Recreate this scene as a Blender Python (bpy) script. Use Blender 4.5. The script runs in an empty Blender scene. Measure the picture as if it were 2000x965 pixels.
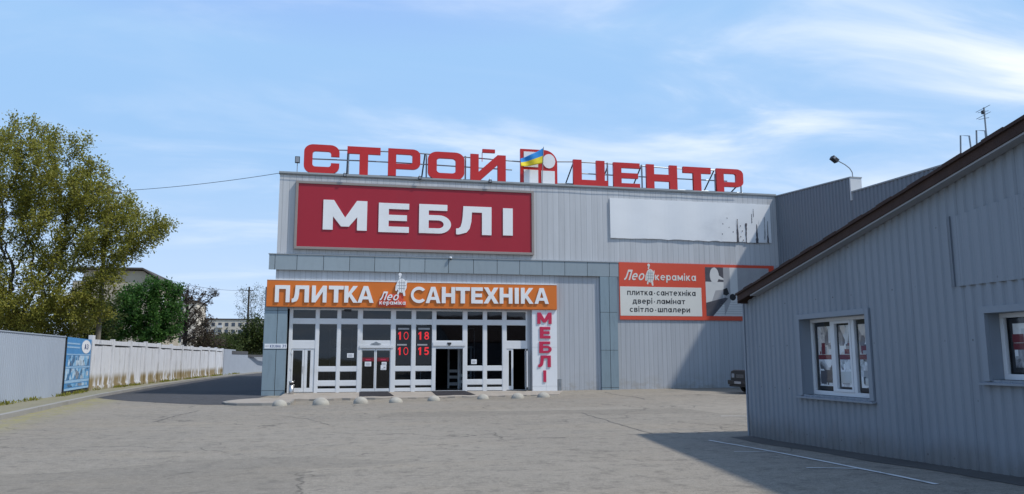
import bpy, math, random
import numpy as np
from mathutils import Vector, Matrix, Euler
from mathutils.kdtree import KDTree
R = math.radians
random.seed(7)
rng = np.random.default_rng(7)
S = bpy.context.scene
COL = S.collection

# ------------------------------------------------------------------ camera
FPX, PITCH, ROLL, YAW, CAMZ = 1515.6, 0.142908, -0.0023518, 0.2144686, 1.7
cam_d = bpy.data.cameras.new("camera")
cam = bpy.data.objects.new("camera", cam_d)
COL.objects.link(cam)
cam_d.sensor_width = 36.0
cam_d.lens = 36.0 * FPX / 2000.0
cam_d.clip_start, cam_d.clip_end = 0.1, 6000
CM = Matrix.Rotation(-YAW, 4, 'Z') @ Matrix.Rotation(math.pi/2 + PITCH, 4, 'X') @ Matrix.Rotation(ROLL, 4, 'Z')
cam.matrix_world = Matrix.Translation((0, 0, CAMZ)) @ CM
S.camera = cam
S.view_settings.view_transform = 'Standard'
S.view_settings.look = 'None'
S.view_settings.exposure = 0.88
S.view_settings.gamma = 1.0
S.view_settings.use_curve_mapping = False
S.cycles.max_bounces = 8
S.cycles.transparent_max_bounces = 12

# ------------------------------------------------------------------ sun and sky
SUNV = Vector((.65, -.34, 1.0)).normalized()
EL = math.asin(SUNV.z); AZ = math.atan2(SUNV.x, SUNV.y)
sd = bpy.data.lights.new("sun", 'SUN'); so = bpy.data.objects.new("sun", sd); COL.objects.link(so)
sd.energy = 2.0; sd.angle = R(2.0); sd.color = (1.0, .955, .89)
so.rotation_euler = SUNV.to_track_quat('Z', 'Y').to_euler(); so.location = (0, 0, 60)
W = bpy.data.worlds.new("World"); S.world = W; W.use_nodes = True
nt = W.node_tree; N, LK = nt.nodes, nt.links
N.clear()
def wn(t, **k):
    n = N.new(t)
    for a, b in k.items(): setattr(n, a, b)
    return n
sky = wn('ShaderNodeTexSky', sky_type='NISHITA', sun_disc=False, sun_elevation=EL, sun_rotation=AZ,
         altitude=50, air_density=1.0, dust_density=.5, ozone_density=2.2)
bg = wn('ShaderNodeBackground'); out = wn('ShaderNodeOutputWorld')
bg.inputs[1].default_value = 0.15
tc = wn('ShaderNodeTexCoord')
sep = wn('ShaderNodeSeparateXYZ'); LK.new(tc.outputs['Generated'], sep.inputs[0])
def wm(op, a, b=None, clamp=False):
    n = wn('ShaderNodeMath', operation=op, use_clamp=clamp)
    for i, v in enumerate((a, b)):
        if v is None: continue
        if isinstance(v, (int, float)): n.inputs[i].default_value = v
        else: LK.new(v, n.inputs[i])
    return n.outputs[0]
zz = wm('ADD', wm('MAXIMUM', sep.outputs[2], 0.0), 0.12)
cx, cy = wm('DIVIDE', sep.outputs[0], zz), wm('DIVIDE', sep.outputs[1], zz)
cmb = wn('ShaderNodeCombineXYZ'); LK.new(cx, cmb.inputs[0]); LK.new(cy, cmb.inputs[1])
mp = wn('ShaderNodeMapping'); LK.new(cmb.outputs[0], mp.inputs[0])
mp.inputs['Rotation'].default_value = (0, 0, R(-28)); mp.inputs['Scale'].default_value = (.7, 1.35, 1)
n1 = wn('ShaderNodeTexNoise'); LK.new(mp.outputs[0], n1.inputs['Vector'])
n1.inputs['Scale'].default_value = 1.7; n1.inputs['Detail'].default_value = 7; n1.inputs['Roughness'].default_value = .55
n1.inputs['Distortion'].default_value = .5
n2 = wn('ShaderNodeTexNoise'); LK.new(cmb.outputs[0], n2.inputs['Vector'])
n2.inputs['Scale'].default_value = .55; n2.inputs['Detail'].default_value = 3
def wmap(v, a, b):
    n = wn('ShaderNodeMapRange', interpolation_type='SMOOTHSTEP'); LK.new(v, n.inputs[0])
    n.inputs[1].default_value = a; n.inputs[2].default_value = b
    return n.outputs[0]
# the cirrus bank thickens towards the north-east
bank = wmap(wm('ADD', wm('MULTIPLY', cx, .33), wm('MULTIPLY', cy, -.02)), -.25, .95)
thin = wm('MULTIPLY', wmap(n1.outputs[0], .45, .74), wm('ADD', wmap(n2.outputs[0], .36, .66), .12))
wisps = wm('MULTIPLY', thin, wm('ADD', wm('MULTIPLY', bank, .55), .42))
veil = wm('MULTIPLY', wm('MULTIPLY', bank, wmap(n1.outputs[0], .32, .68)), .6)
mask = wm('ADD', wisps, veil, True)
mask = wm('ADD', mask, wm('MULTIPLY', wmap(sep.outputs[2], .30, .0), .42), True)
mixc = wn('ShaderNodeMix', data_type='RGBA')
airm = wn('ShaderNodeMix', data_type='RGBA', blend_type='DARKEN'); airm.inputs['Factor'].default_value = 1
LK.new(sky.outputs[0], airm.inputs['A']); airm.inputs['B'].default_value = (1.32, 2.2, 3.45, 1)   # milky blue spring air
LK.new(mask, mixc.inputs['Factor']); LK.new(airm.outputs['Result'], mixc.inputs['A'])
mixc.inputs['B'].default_value = (3.5, 3.75, 4.15, 1)
LK.new(mixc.outputs['Result'], bg.inputs[0]); LK.new(bg.outputs[0], out.inputs[0])

# ------------------------------------------------------------------ survey helpers
def ray(px, py):
    return CM.to_3x3() @ Vector(((px - 1000) / FPX, (482.5 - py) / FPX, -1))
def at(px, py, Y):
    d = ray(px, py); t = Y / d.y
    return Vector((d.x*t, Y, CAMZ + d.z*t))
def atx(px, py, X):
    d = ray(px, py); t = X / d.x
    return Vector((X, d.y*t, CAMZ + d.z*t))
def sm(t):
    t = min(1, max(0, t)); return t*t*(3 - 2*t)
def gz(x, y):
    z = .0045 * max(0, min(x + 3.65, 28)) * sm((y - 20)/8)
    if x < -2.7: D = -.24 * sm((x + 8)/5.3)
    elif x < 10: D = -.24 + .11*(x + 2.7)/12.7
    else: D = -.13 * sm((17 - x)/7)
    z += D * math.exp(-((y - 35)/3)**2)
    z += .02 * max(0, min(15 - y, 12)) * sm((x - 5)/3)
    return z
def atg(px, py):
    d = ray(px, py); z = 0
    for _ in range(12):
        t = (z - CAMZ)/d.z; z = gz(d.x*t, d.y*t)
    return Vector((d.x*t, d.y*t, z))

# ------------------------------------------------------------------ materials
def newmat(name):
    m = bpy.data.materials.new(name); m.use_nodes = True
    t = m.node_tree; b = t.nodes['Principled BSDF']
    return m, t, b
class NB:
    def __init__(s, t): s.t = t
    def n(s, ty, **k):
        q = s.t.nodes.new(ty)
        for a, b in k.items(): setattr(q, a, b)
        return q
    def l(s, a, b): s.t.links.new(a, b)
    def math(s, op, a, b=None, clamp=False):
        q = s.n('ShaderNodeMath', operation=op, use_clamp=clamp)
        for i, v in enumerate((a, b)):
            if v is None: continue
            if isinstance(v, (int, float)): q.inputs[i].default_value = v
            else: s.l(v, q.inputs[i])
        return q.outputs[0]
    def pos(s, scale=(1, 1, 1)):
        g = s.n('ShaderNodeNewGeometry'); m = s.n('ShaderNodeMapping'); m.inputs['Scale'].default_value = scale
        s.l(g.outputs['Position'], m.inputs[0]); return m.outputs[0]
    def noise(s, vec, scale, detail=4, rough=.55, dist=0):
        q = s.n('ShaderNodeTexNoise'); s.l(vec, q.inputs['Vector'])
        q.inputs['Scale'].default_value = scale; q.inputs['Detail'].default_value = detail
        q.inputs['Roughness'].default_value = rough; q.inputs['Distortion'].default_value = dist
        return q.outputs[0]
    def rng(s, v, a, b, c=0., d=1., smooth=True):
        q = s.n('ShaderNodeMapRange', interpolation_type='SMOOTHSTEP' if smooth else 'LINEAR')
        s.l(v, q.inputs[0])
        for i, x in enumerate((a, b, c, d)): q.inputs[i+1].default_value = x
        return q.outputs[0]
    def mix(s, f, a, b, blend='MIX'):
        q = s.n('ShaderNodeMix', data_type='RGBA', blend_type=blend)
        if isinstance(f, (int, float)): q.inputs['Factor'].default_value = f
        else: s.l(f, q.inputs['Factor'])
        for k, v in (('A', a), ('B', b)):
            if isinstance(v, tuple): q.inputs[k].default_value = (*v[:3], 1)
            else: s.l(v, q.inputs[k])
        return q.outputs['Result']
    def bump(s, h, strength, dist=.02):
        q = s.n('ShaderNodeBump'); q.inputs['Strength'].default_value = strength; q.inputs['Distance'].default_value = dist
        s.l(h, q.inputs['Height']); return q.outputs[0]
def mul(c, k): return tuple(x*k for x in c)
def plain(name, col, rough=.6, var=.12, scale=3., metal=0., bump=0., stretch=(1, 1, 1), spec=.4, dirt=None, dirtamt=.0):
    m, t, b = newmat(name); q = NB(t)
    p = q.pos(stretch)
    n = q.noise(p, scale, 5, .6)
    c = q.mix(n, mul(col, 1 - var), mul(col, 1 + var))
    if dirt:
        d = q.rng(q.noise(q.pos(stretch), scale*.37, 6, .65), .52, .75)
        c = q.mix(q.math('MULTIPLY', d, dirtamt), c, dirt)
    q.l(c, b.inputs['Base Color'])
    b.inputs['Roughness'].default_value = rough; b.inputs['Metallic'].default_value = metal
    b.inputs['Specular IOR Level'].default_value = spec
    if bump: q.l(q.bump(q.noise(q.pos(), scale*6, 4), bump), b.inputs['Normal'])
    return m
def cladding(name, col, width, rough=.45, var=.06, metal=0., streak=.1, grime=.0):
    """vertical metal cassettes: seams, each sheet of its own tint, rain streaks"""
    m, t, b = newmat(name); q = NB(t)
    g = q.n('ShaderNodeNewGeometry'); sp = q.n('ShaderNodeSeparateXYZ'); q.l(g.outputs['Position'], sp.inputs[0])
    u = q.math('DIVIDE', q.math('ADD', sp.outputs[0], 100.13), width)
    fl = q.math('FLOOR', u); fr = q.math('SUBTRACT', u, fl)
    wv = q.n('ShaderNodeTexWhiteNoise', noise_dimensions='1D'); q.l(fl, wv.inputs['W'])
    c = q.mix(wv.outputs['Value'], mul(col, 1 - var), mul(col, 1 + var))
    st = q.noise(q.pos((7, 7, .22)), 1.0, 6, .65)
    c = q.mix(q.rng(st, .35, .75, 0, streak), c, mul(col, .55))
    bl = q.noise(q.pos((.35, .35, .35)), 1., 3)
    c = q.mix(q.rng(bl, .4, .75, 0, .16), c, mul(col, 1.25))
    if grime:
        gr = q.math('MULTIPLY', q.rng(sp.outputs[2], 1.1, .0, 0, 1), q.rng(q.noise(q.pos((1.4, 1.4, 2.5)), 1.2, 6, .7), .42, .62))
        c = q.mix(q.math('MULTIPLY', gr, grime), c, (.3, .27, .22))
    e = q.math('MINIMUM', fr, q.math('SUBTRACT', 1.0, fr))
    seam = q.rng(e, .0, .016/width, 1, 0, False)
    c = q.mix(q.math('MULTIPLY', seam, .45), c, (.05, .055, .06))
    # half-height minor groove in the middle of each sheet
    q.l(c, b.inputs['Base Color'])
    b.inputs['Roughness'].default_value = rough; b.inputs['Metallic'].default_value = metal
    hb = q.math('ADD', q.rng(e, .0, .03/width, 0, 1), q.math('MULTIPLY', q.noise(q.pos((.8, .8, .3)), 1.2, 3), .5))
    q.l(q.bump(hb, .35, .012), b.inputs['Normal'])
    return m
def islands(name, col, var=.1, rough=.5, metal=0., spec=.4, streak=.0):
    m, t, b = newmat(name); q = NB(t)
    g = q.n('ShaderNodeNewGeometry')
    c = q.mix(g.outputs['Random Per Island'], mul(col, 1 - var), mul(col, 1 + var))
    n = q.noise(q.pos((3, 3, .6)), 1.5, 6, .65)
    c = q.mix(q.rng(n, .45, .75, 0, .25 + streak), c, mul(col, .62))
    q.l(c, b.inputs['Base Color']); b.inputs['Roughness'].default_value = rough; b.inputs['Metallic'].default_value = metal
    b.inputs['Specular IOR Level'].default_value = spec
    q.l(q.bump(q.noise(q.pos((1, 1, 1)), 1.3, 2), .15, .03), b.inputs['Normal'])
    return m
def leafmat(name, a, b_, c_):
    m, t, b = newmat(name); q = NB(t)
    g = q.n('ShaderNodeNewGeometry')
    r = q.n('ShaderNodeValToRGB'); e = r.color_ramp.elements
    e[0].position = 0; e[0].color = (*a, 1); e[1].position = 1; e[1].color = (*c_, 1)
    k = e.new(.5); k.color = (*b_, 1)
    n = q.noise(q.pos(), .35, 2)
    q.l(q.math('ADD', q.math('MULTIPLY', g.outputs['Random Per Island'], .7), q.math('MULTIPLY', n, .35)), r.inputs[0])
    q.l(r.outputs[0], b.inputs['Base Color']); b.inputs['Roughness'].default_value = .55
    b.inputs['Specular IOR Level'].default_value = .25
    tr = q.n('ShaderNodeBsdfTranslucent'); q.l(r.outputs[0], tr.inputs[0])
    ms = q.n('ShaderNodeMixShader'); ms.inputs[0].default_value = .42
    q.l(b.outputs[0], ms.inputs[1]); q.l(tr.outputs[0], ms.inputs[2])
    q.l(ms.outputs[0], t.nodes['Material Output'].inputs[0])
    return m
def glassmat(name, tint=(.55, .6, .62), ior=1.5):
    m, t, b = newmat(name); q = NB(t)
    t.nodes.remove(b)
    fr = q.n('ShaderNodeFresnel'); gg = q.n('ShaderNodeNewGeometry')
    q.l(q.math('ADD', q.math('MULTIPLY', gg.outputs['Backfacing'], 1/ior - ior), ior), fr.inputs[0])
    tr = q.n('ShaderNodeBsdfTransparent'); tr.inputs[0].default_value = (*tint, 1)
    gl = q.n('ShaderNodeBsdfGlossy'); gl.inputs['Roughness'].default_value = .03; gl.inputs[0].default_value = (.9, .92, .95, 1)
    q.l(q.bump(q.noise(q.pos(), .9, 2), .05, .05), gl.inputs['Normal'])
    ms = q.n('ShaderNodeMixShader')
    q.l(q.math('MULTIPLY', fr.outputs[0], 1.1, True), ms.inputs[0]); q.l(tr.outputs[0], ms.inputs[1]); q.l(gl.outputs[0], ms.inputs[2])
    q.l(ms.outputs[0], t.nodes['Material Output'].inputs[0])
    return m
def picture(name, cols, scale, stretch=(1, 1, 1), rough=.4):
    """a printed picture: patches of a few ink colours"""
    m, t, b = newmat(name); q = NB(t)
    p = q.pos(stretch)
    v = q.n('ShaderNodeTexVoronoi', distance='MANHATTAN'); q.l(p, v.inputs['Vector']); v.inputs['Scale'].default_value = scale
    n = q.noise(p, scale*.6, 5, .6, 1.2)
    s_ = q.n('ShaderNodeSeparateColor'); q.l(v.outputs['Color'], s_.inputs[0])
    f = q.math('ADD', q.math('MULTIPLY', s_.outputs[0], .5), q.math('MULTIPLY', n, .5))
    r = q.n('ShaderNodeValToRGB'); q.l(q.rng(f, .25, .75, 0, 1, False), r.inputs[0])
    e = r.color_ramp.elements; k = len(cols)
    e[0].color = (*cols[0], 1); e[1].color = (*cols[-1], 1)
    for i in range(1, k-1):
        x = e.new(i/(k-1)); x.color = (*cols[i], 1)
    q.l(r.outputs[0], b.inputs['Base Color']); b.inputs['Roughness'].default_value = rough
    return m

def asphalt(name, col, light=1.0, crack=True, moss=False, patch=.42):
    m, t, b = newmat(name); q = NB(t)
    p = q.pos()
    big = q.noise(p, .09, 5, .6); mid = q.noise(p, .55, 6, .65); fine = q.noise(p, 9, 5, .75); grit = q.noise(p, 55, 3, .7)
    c = q.mix(q.rng(big, .3, .7), mul(col, 1 - patch*.6), mul(col, 1 + patch*.5))
    c = q.mix(q.rng(mid, .35, .75, 0, .55), c, tuple(x*y for x, y in zip(col, (1.18, 1.13, 1.05))))
    # streaky wear across the yard
    wear = q.noise(q.pos((.25, 2.2, 1)), .9, 6, .7)
    c = q.mix(q.rng(wear, .42, .75, 0, .7), c, mul(col, .66))
    tan = q.noise(q.pos((.18, .6, 1)), .5, 5, .65); c = q.mix(q.rng(tan, .48, .7, 0, .5), c, (col[0]*1.25, col[1]*1.15, col[2]*.98))
    c = q.mix(q.rng(fine, .3, .7, 0, .8), c, mul(col, 1.38))
    c = q.mix(q.rng(grit, .48, .7, 0, .85), c, mul(col, .42))
    spk = q.noise(p, 24, 3, .75); c = q.mix(q.rng(spk, .55, .72, 0, .6), c, mul(col, .5)); c = q.mix(q.rng(spk, .46, .3, 0, .5), c, mul(col, 1.55))
    mot = q.noise(p, 2.6, 7, .78); c = q.mix(q.rng(mot, .5, .66, 0, .7), c, mul(col, .56)); c = q.mix(q.rng(mot, .46, .3, 0, .5), c, mul(col, 1.4))
    rp = q.n('ShaderNodeTexVoronoi', distance='CHEBYCHEV'); q.l(q.pos((.11, .2, 1)), rp.inputs['Vector']); rp.inputs['Scale'].default_value = 1.0; rp.inputs['Randomness'].default_value = .8
    rs_ = q.n('ShaderNodeSeparateColor'); q.l(rp.outputs['Color'], rs_.inputs[0])
    c = q.mix(q.rng(rs_.outputs[0], .78, .8, 0, .3), c, mul(col, .62)); c = q.mix(q.rng(rs_.outputs[1], .84, .86, 0, .3), c, mul(col, 1.3))
    # dark oil and damp spots
    oil = q.math('MULTIPLY', q.rng(q.noise(p, .33, 4, .6, .8), .66, .76), .38)
    c = q.mix(oil, c, mul(col, .42))
    if crack:
        wv = q.n('ShaderNodeMix', data_type='VECTOR'); wv.inputs['Factor'].default_value = .06
        nn = q.n('ShaderNodeTexNoise'); q.l(p, nn.inputs['Vector']); nn.inputs['Scale'].default_value = 1.1; nn.inputs['Detail'].default_value = 6
        q.l(p, wv.inputs['A'])
        ad = q.n('ShaderNodeVectorMath', operation='ADD'); q.l(p, ad.inputs[0])
        sc = q.n('ShaderNodeVectorMath', operation='SCALE'); q.l(nn.outputs['Color'], sc.inputs[0]); sc.inputs['Scale'].default_value = 1.3
        q.l(sc.outputs[0], ad.inputs[1])
        vo = q.n('ShaderNodeTexVoronoi', feature='DISTANCE_TO_EDGE'); q.l(ad.outputs[0], vo.inputs['Vector']); vo.inputs['Scale'].default_value = .21
        cr = q.math('MULTIPLY', q.rng(vo.outputs['Distance'], .0, .008, 1, 0, False), q.rng(q.noise(p, .16, 3), .44, .55))
        c = q.mix(q.math('MULTIPLY', cr, .8), c, mul(col, .3))
        v2 = q.n('ShaderNodeTexVoronoi', feature='DISTANCE_TO_EDGE'); q.l(ad.outputs[0], v2.inputs['Vector']); v2.inputs['Scale'].default_value = .9
        cr2 = q.math('MULTIPLY', q.rng(v2.outputs['Distance'], .0, .016, 1, 0, False), q.rng(q.noise(p, .23, 4, .6), .56, .66))
        c = q.mix(q.math('MULTIPLY', cr2, .5), c, mul(col, .4))
    if moss:
        g = q.n('ShaderNodeSeparateXYZ'); q.l(p, g.inputs[0])
        dx = q.math('ADD', g.outputs[0], q.math('ADD', q.math('MULTIPLY', g.outputs[1], .083), 7.35))   # kerb line x = -7.35-.083 y
        near = q.math('MULTIPLY', q.rng(dx, 1.9, .0), q.rng(q.noise(q.pos((2.5, .7, 1)), 1.4, 6, .75), .38, .6))
        near = q.math('MULTIPLY', near, q.rng(g.outputs[1], 44, 37))
        c = q.mix(q.math('MULTIPLY', near, .75), c, (.26, .24, .07))
    q.l(c, b.inputs['Base Color']); b.inputs['Roughness'].default_value = .88; b.inputs['Specular IOR Level'].default_value = .25
    h = q.math('ADD', q.math('MULTIPLY', grit, .5), fine)
    q.l(q.bump(h, .4, .012), b.inputs['Normal'])
    return m

M = {}
M['plaza'] = asphalt('plaza_asphalt', (.226, .203, .168), moss=True)
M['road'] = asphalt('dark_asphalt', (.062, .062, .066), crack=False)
M['apron'] = plain('worn_concrete', (.31, .275, .235), .85, .16, 2.2, bump=.3, dirt=(.2, .16, .12), dirtamt=.5)
M['kerb'] = plain('kerb_concrete', (.27, .26, .24), .9, .2, 1.6, bump=.3, dirt=(.13, .12, .07), dirtamt=.6)
M['footway'] = plain('dusty_footway', (.21, .195, .135), .92, .25, 1.2, bump=.3, dirt=(.2, .2, .07), dirtamt=.7)
M['line'] = plain('road_paint', (.62, .62, .6), .75, .15, 6, dirt=(.2, .195, .18), dirtamt=.95)
M['strip'] = plain('dark_concrete', (.085, .08, .072), .9, .25, 1.4, bump=.3, dirt=(.04, .04, .036), dirtamt=.7)
M['crack'] = plain('tarry_crack', (.1, .094, .086), .95, .3, 5)
M['soil'] = plain('soil', (.11, .1, .06), .95, .3, .3)
M['upper'] = cladding('pale_cladding', (.49, .5, .515), .31, .5, .045, .0, .3)
M['lower'] = cladding('grey_cladding', (.41, .428, .455), .26, .5, .05, .0, .32, grime=.5)
M['fascia'] = islands('blue_grey_cassette', (.265, .315, .345), .06, .42, .0)
M['pillar'] = islands('blue_grey_pillar', (.21, .275, .315), .05, .45, .0, streak=.15)
M['dark'] = plain('dark_gap', (.03, .03, .032), .8)
M['cap'] = plain('parapet_flashing', (.30, .32, .33), .45, .08, 1)
M['roofing'] = plain('roofing_felt', (.12, .12, .12), .9)
M['white'] = plain('white_frame', (.66, .67, .68), .45, .05, 2.5, dirt=(.45, .44, .42), dirtamt=.35)
M['glass'] = glassmat('shop_glass', (.42, .46, .5))
M['glass_dark'] = glassmat('door_glass', (.4, .43, .45))
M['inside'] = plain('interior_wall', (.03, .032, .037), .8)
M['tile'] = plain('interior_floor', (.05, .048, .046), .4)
M['red'] = plain('red_panel', (.34, .012, .027), .42, .1, .5, dirt=(.25, .025, .045), dirtamt=.35, stretch=(1.5, 1, .3))
M['letterred'] = plain('red_letters', (.5, .02, .02), .4, .12, .8, dirt=(.32, .02, .03), dirtamt=.4)
M['pinkred'] = plain('crimson_letters', (.5, .025, .075), .4, .08, 1)
M['wletter'] = plain('white_letters', (.78, .785, .79), .5, .05, 1.2, dirt=(.6, .6, .6), dirtamt=.4)
M['bframe'] = plain('weathered_frame', (.27, .235, .22), .55, .15, 1.5)
M['orange'] = plain('orange_panel', (.62, .155, .018), .45, .07, .7, dirt=(.6, .17, .02), dirtamt=.3)
M['leored'] = plain('scarlet_panel', (.62, .075, .038), .5, .09, .8, dirt=(.55, .11, .07), dirtamt=.4)
M['leowhite'] = plain('offwhite_print', (.66, .65, .6), .55, .06, 1)
M['ink'] = plain('black_ink', (.022, .022, .025), .6)
M['blank'] = plain('blank_vinyl', (.74, .75, .76), .45, .06, .8, dirt=(.55, .56, .58), dirtamt=.5, stretch=(1, 1, 1.5))
M['steel'] = plain('grey_steel', (.27, .29, .31), .4, .1, 3, metal=.5)
M['steeldark'] = plain('dark_steel', (.05, .055, .06), .5, .1, 3)
M['black'] = plain('black_plastic', (.022, .023, .026), .5)
M['lens'] = plain('lamp_lens', (.25, .27, .3), .15)
M['flagblue'] = plain('flag_blue', (.02, .22, .58), .8, .1, 4)
M['flagyellow'] = plain('flag_yellow', (.72, .58, .03), .8, .1, 4)
M['bollard'] = plain('cast_concrete', (.36, .34, .295), .9, .18, 5, bump=.4, dirt=(.2, .18, .15), dirtamt=.5)
M['mat'] = plain('rubber_mat', (.022, .02, .024), .95, .3, 20, bump=.5)
M['chrome'] = plain('brushed_steel', (.52, .5, .48), .3, .1, 3, metal=.9)
M['plate'] = plain('white_plate', (.72, .74, .76), .4, .04, 4)
M['inkblue'] = plain('blue_ink', (.05, .08, .2), .5)
M['paper'] = plain('paper', (.75, .76, .78), .7, .03, 9)
M['digits'] = plain('red_tubes', (.62, .03, .035), .4)
M['digits'].node_tree.nodes['Principled BSDF'].inputs['Emission Color'].default_value = (.8, .02, .03, 1)
M['digits'].node_tree.nodes['Principled BSDF'].inputs['Emission Strength'].default_value = .25
M['signboard'] = plain('black_board', (.018, .02, .024), .4)
M['blue'] = plain('blue_sticker', (.03, .12, .55), .5)
M['shed'] = plain('shed_sheet', (.228, .254, .286), .5, .07, 1.4, stretch=(2, 2, .3), dirt=(.13, .155, .185), dirtamt=.6)
def shed_sheet():
    m = M['shed']; t = m.node_tree; q = NB(t); b = t.nodes['Principled BSDF']
    g = q.n('ShaderNodeNewGeometry'); sp = q.n('ShaderNodeSeparateXYZ'); q.l(g.outputs['Position'], sp.inputs[0])
    src = b.inputs['Base Color'].links[0].from_socket
    u = q.math('FRACT', q.math('DIVIDE', q.math('SUBTRACT', 16.08, sp.outputs[1]), .534)); w = q.math('FRACT', q.math('DIVIDE', q.math('ADD', sp.outputs[2], .2), .86))
    du = q.math('MULTIPLY', q.math('SUBTRACT', u, .21), .534); dw = q.math('MULTIPLY', q.math('SUBTRACT', w, .5), .86)
    d = q.math('SQRT', q.math('ADD', q.math('MULTIPLY', du, du), q.math('MULTIPLY', dw, dw)))
    c = q.mix(q.math('MULTIPLY', q.rng(d, .010, .019, .8, 0), q.rng(q.noise(q.pos(), 1.3, 2), .44, .6)), src, (.04, .045, .055))
    wob = q.noise(q.pos((1.5, 1.5, .7)), 1.6, 6, .7)
    foot = q.math('MULTIPLY', q.rng(q.math('SUBTRACT', sp.outputs[2], q.math('MULTIPLY', wob, .7)), .25, -.3), .55)
    c = q.mix(foot, c, (.12, .105, .085))
    lap = q.math('FRACT', q.math('DIVIDE', q.math('SUBTRACT', 16.08, sp.outputs[1]), 1.068))
    c = q.mix(q.math('MULTIPLY', q.rng(lap, .0, .012, 1, 0), .5), c, (.07, .08, .1))
    q.l(c, b.inputs['Base Color'])
shed_sheet()
M['shedtrim'] = plain('shed_trim', (.235, .264, .3), .5, .06, 2)
M['wing'] = plain('wing_sheet', (.15, .172, .2), .5, .05, 1.2, stretch=(2, 2, .25))
M['wingend'] = plain('wing_end', (.55, .56, .57), .5, .06, 2)
M['trimgrey'] = plain('grey_trim', (.3, .31, .33), .6, .1, 2)
M['rust'] = plain('rusty_roof', (.05, .028, .022), .85, .35, 5, bump=.5, dirt=(.03, .02, .018), dirtamt=.7)
M['fencemetal'] = plain('fence_sheet', (.33, .375, .44), .5, .06, .9, stretch=(1, 1, .3), dirt=(.22, .26, .34), dirtamt=.55)
M['banner'] = picture('banner_print', [(.04, .07, .12), (.06, .25, .5), (.2, .45, .68), (.55, .68, .78), (.12, .14, .18)], 2.2, (1, 1, 1.3))
M['bannerblue'] = plain('banner_blue', (.06, .24, .5), .5, .2, 1.5)
M['bannerpale'] = plain('banner_pale', (.3, .48, .66), .5, .12, 1.5)
M['fencewall'] = plain('painted_wall', (.3, .33, .38), .8, .12, .8)
M['wingdull'] = plain('joint_shade_concrete', (.16, .15, .14), .9, .2, 2)
M['brickdark'] = plain('soot_coping', (.07, .07, .075), .9, .3, 1)
M['bark'] = plain('bark', (.05, .042, .034), .95, .3, 3, bump=.5)
M['barkpale'] = plain('pale_bark', (.11, .1, .085), .95, .2, 2)
M['pole'] = plain('weathered_pole', (.17, .15, .12), .9, .15, 2)
M['leaf_olive'] = leafmat('young_olive_leaves', (.14, .15, .026), (.235, .232, .04), (.36, .335, .07))
M['leaf_dark'] = leafmat('deep_green_leaves', (.032, .085, .018), (.06, .15, .03), (.11, .215, .045))
M['leaf_brown'] = leafmat('purple_brown_buds', (.055, .042, .034), (.085, .062, .048), (.1, .088, .045))
M['leaf_grey'] = leafmat('grey_green_leaves', (.06, .075, .035), (.09, .1, .045), (.12, .12, .06))
M['leaf_mid'] = leafmat('mid_green_leaves', (.03, .05, .014), (.055, .08, .02), (.09, .11, .03))
M['stucco'] = plain('tan_stucco', (.4, .35, .27), .9, .14, .5, dirt=(.28, .24, .19), dirtamt=.5)
M['slate'] = plain('dark_roof', (.07, .06, .055), .85, .2, 1)
M['aptwall'] = plain('pale_apartment_wall', (.55, .5, .42), .9, .08, .1)
M['aptwin'] = plain('apartment_glazing', (.06, .075, .1), .2)
M['carpaint'] = plain('black_car_paint', (.012, .014, .018), .3, .05, 3)
M['tyre'] = plain('tyre_rubber', (.015, .015, .015), .9)
M['carglass'] = plain('car_glass', (.01, .012, .015), .08)
M['poster'] = picture('interior_photo_print', [(.05, .045, .05), (.72, .7, .68), (.82, .8, .77), (.6, .56, .54), (.75, .66, .58), (.2, .17, .17)], 3.2, (1, 1.4, 1))
M['postergrey'] = picture('grey_photo_print', [(.06, .06, .07), (.75, .75, .77), (.85, .85, .85), (.7, .71, .73), (.25, .25, .27)], 3.6, (1, 1.2, 1))
M['maroon'] = plain('maroon_print', (.16, .012, .02), .5)
M['greyprint'] = plain('grey_print', (.33, .33, .34), .5, .2, 2)
M['darkprint'] = plain('dark_print', (.075, .072, .085), .5, .3, 3)
M['paleprint'] = plain('pale_print', (.58, .58, .57), .5, .1, 2)
# white concrete fence: flaking paint, ochre algae patches at the foot
def fence_concrete():
    m, t, b = newmat('flaking_whitewash'); q = NB(t)
    g = q.n('ShaderNodeSeparateXYZ'); p = q.pos(); q.l(p, g.inputs[0])
    base = q.mix(q.noise(p, 1.2, 5, .6), (.53, .545, .575), (.68, .685, .71))
    st = q.rng(q.noise(q.pos((3, 3, .35)), 1.4, 7, .72), .5, .72, 0, .9)
    c = q.mix(st, base, (.3, .28, .25))
    foot = q.math('MULTIPLY', q.rng(g.outputs[2], 1.05, .6), q.rng(q.noise(q.pos((1, 1.3, .35)), 1.0, 4, .6), .42, .5))
    c = q.mix(q.math('MULTIPLY', foot, .9), c, (.21, .145, .035))
    low = q.rng(g.outputs[2], .3, .1, 0, .6)
    c = q.mix(low, c, (.22, .2, .15))
    q.l(c, b.inputs['Base Color']); b.inputs['Roughness'].default_value = .9
    q.l(q.bump(q.noise(p, 5, 5), .3, .02), b.inputs['Normal'])
    return m
M['cfence'] = fence_concrete()

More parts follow.
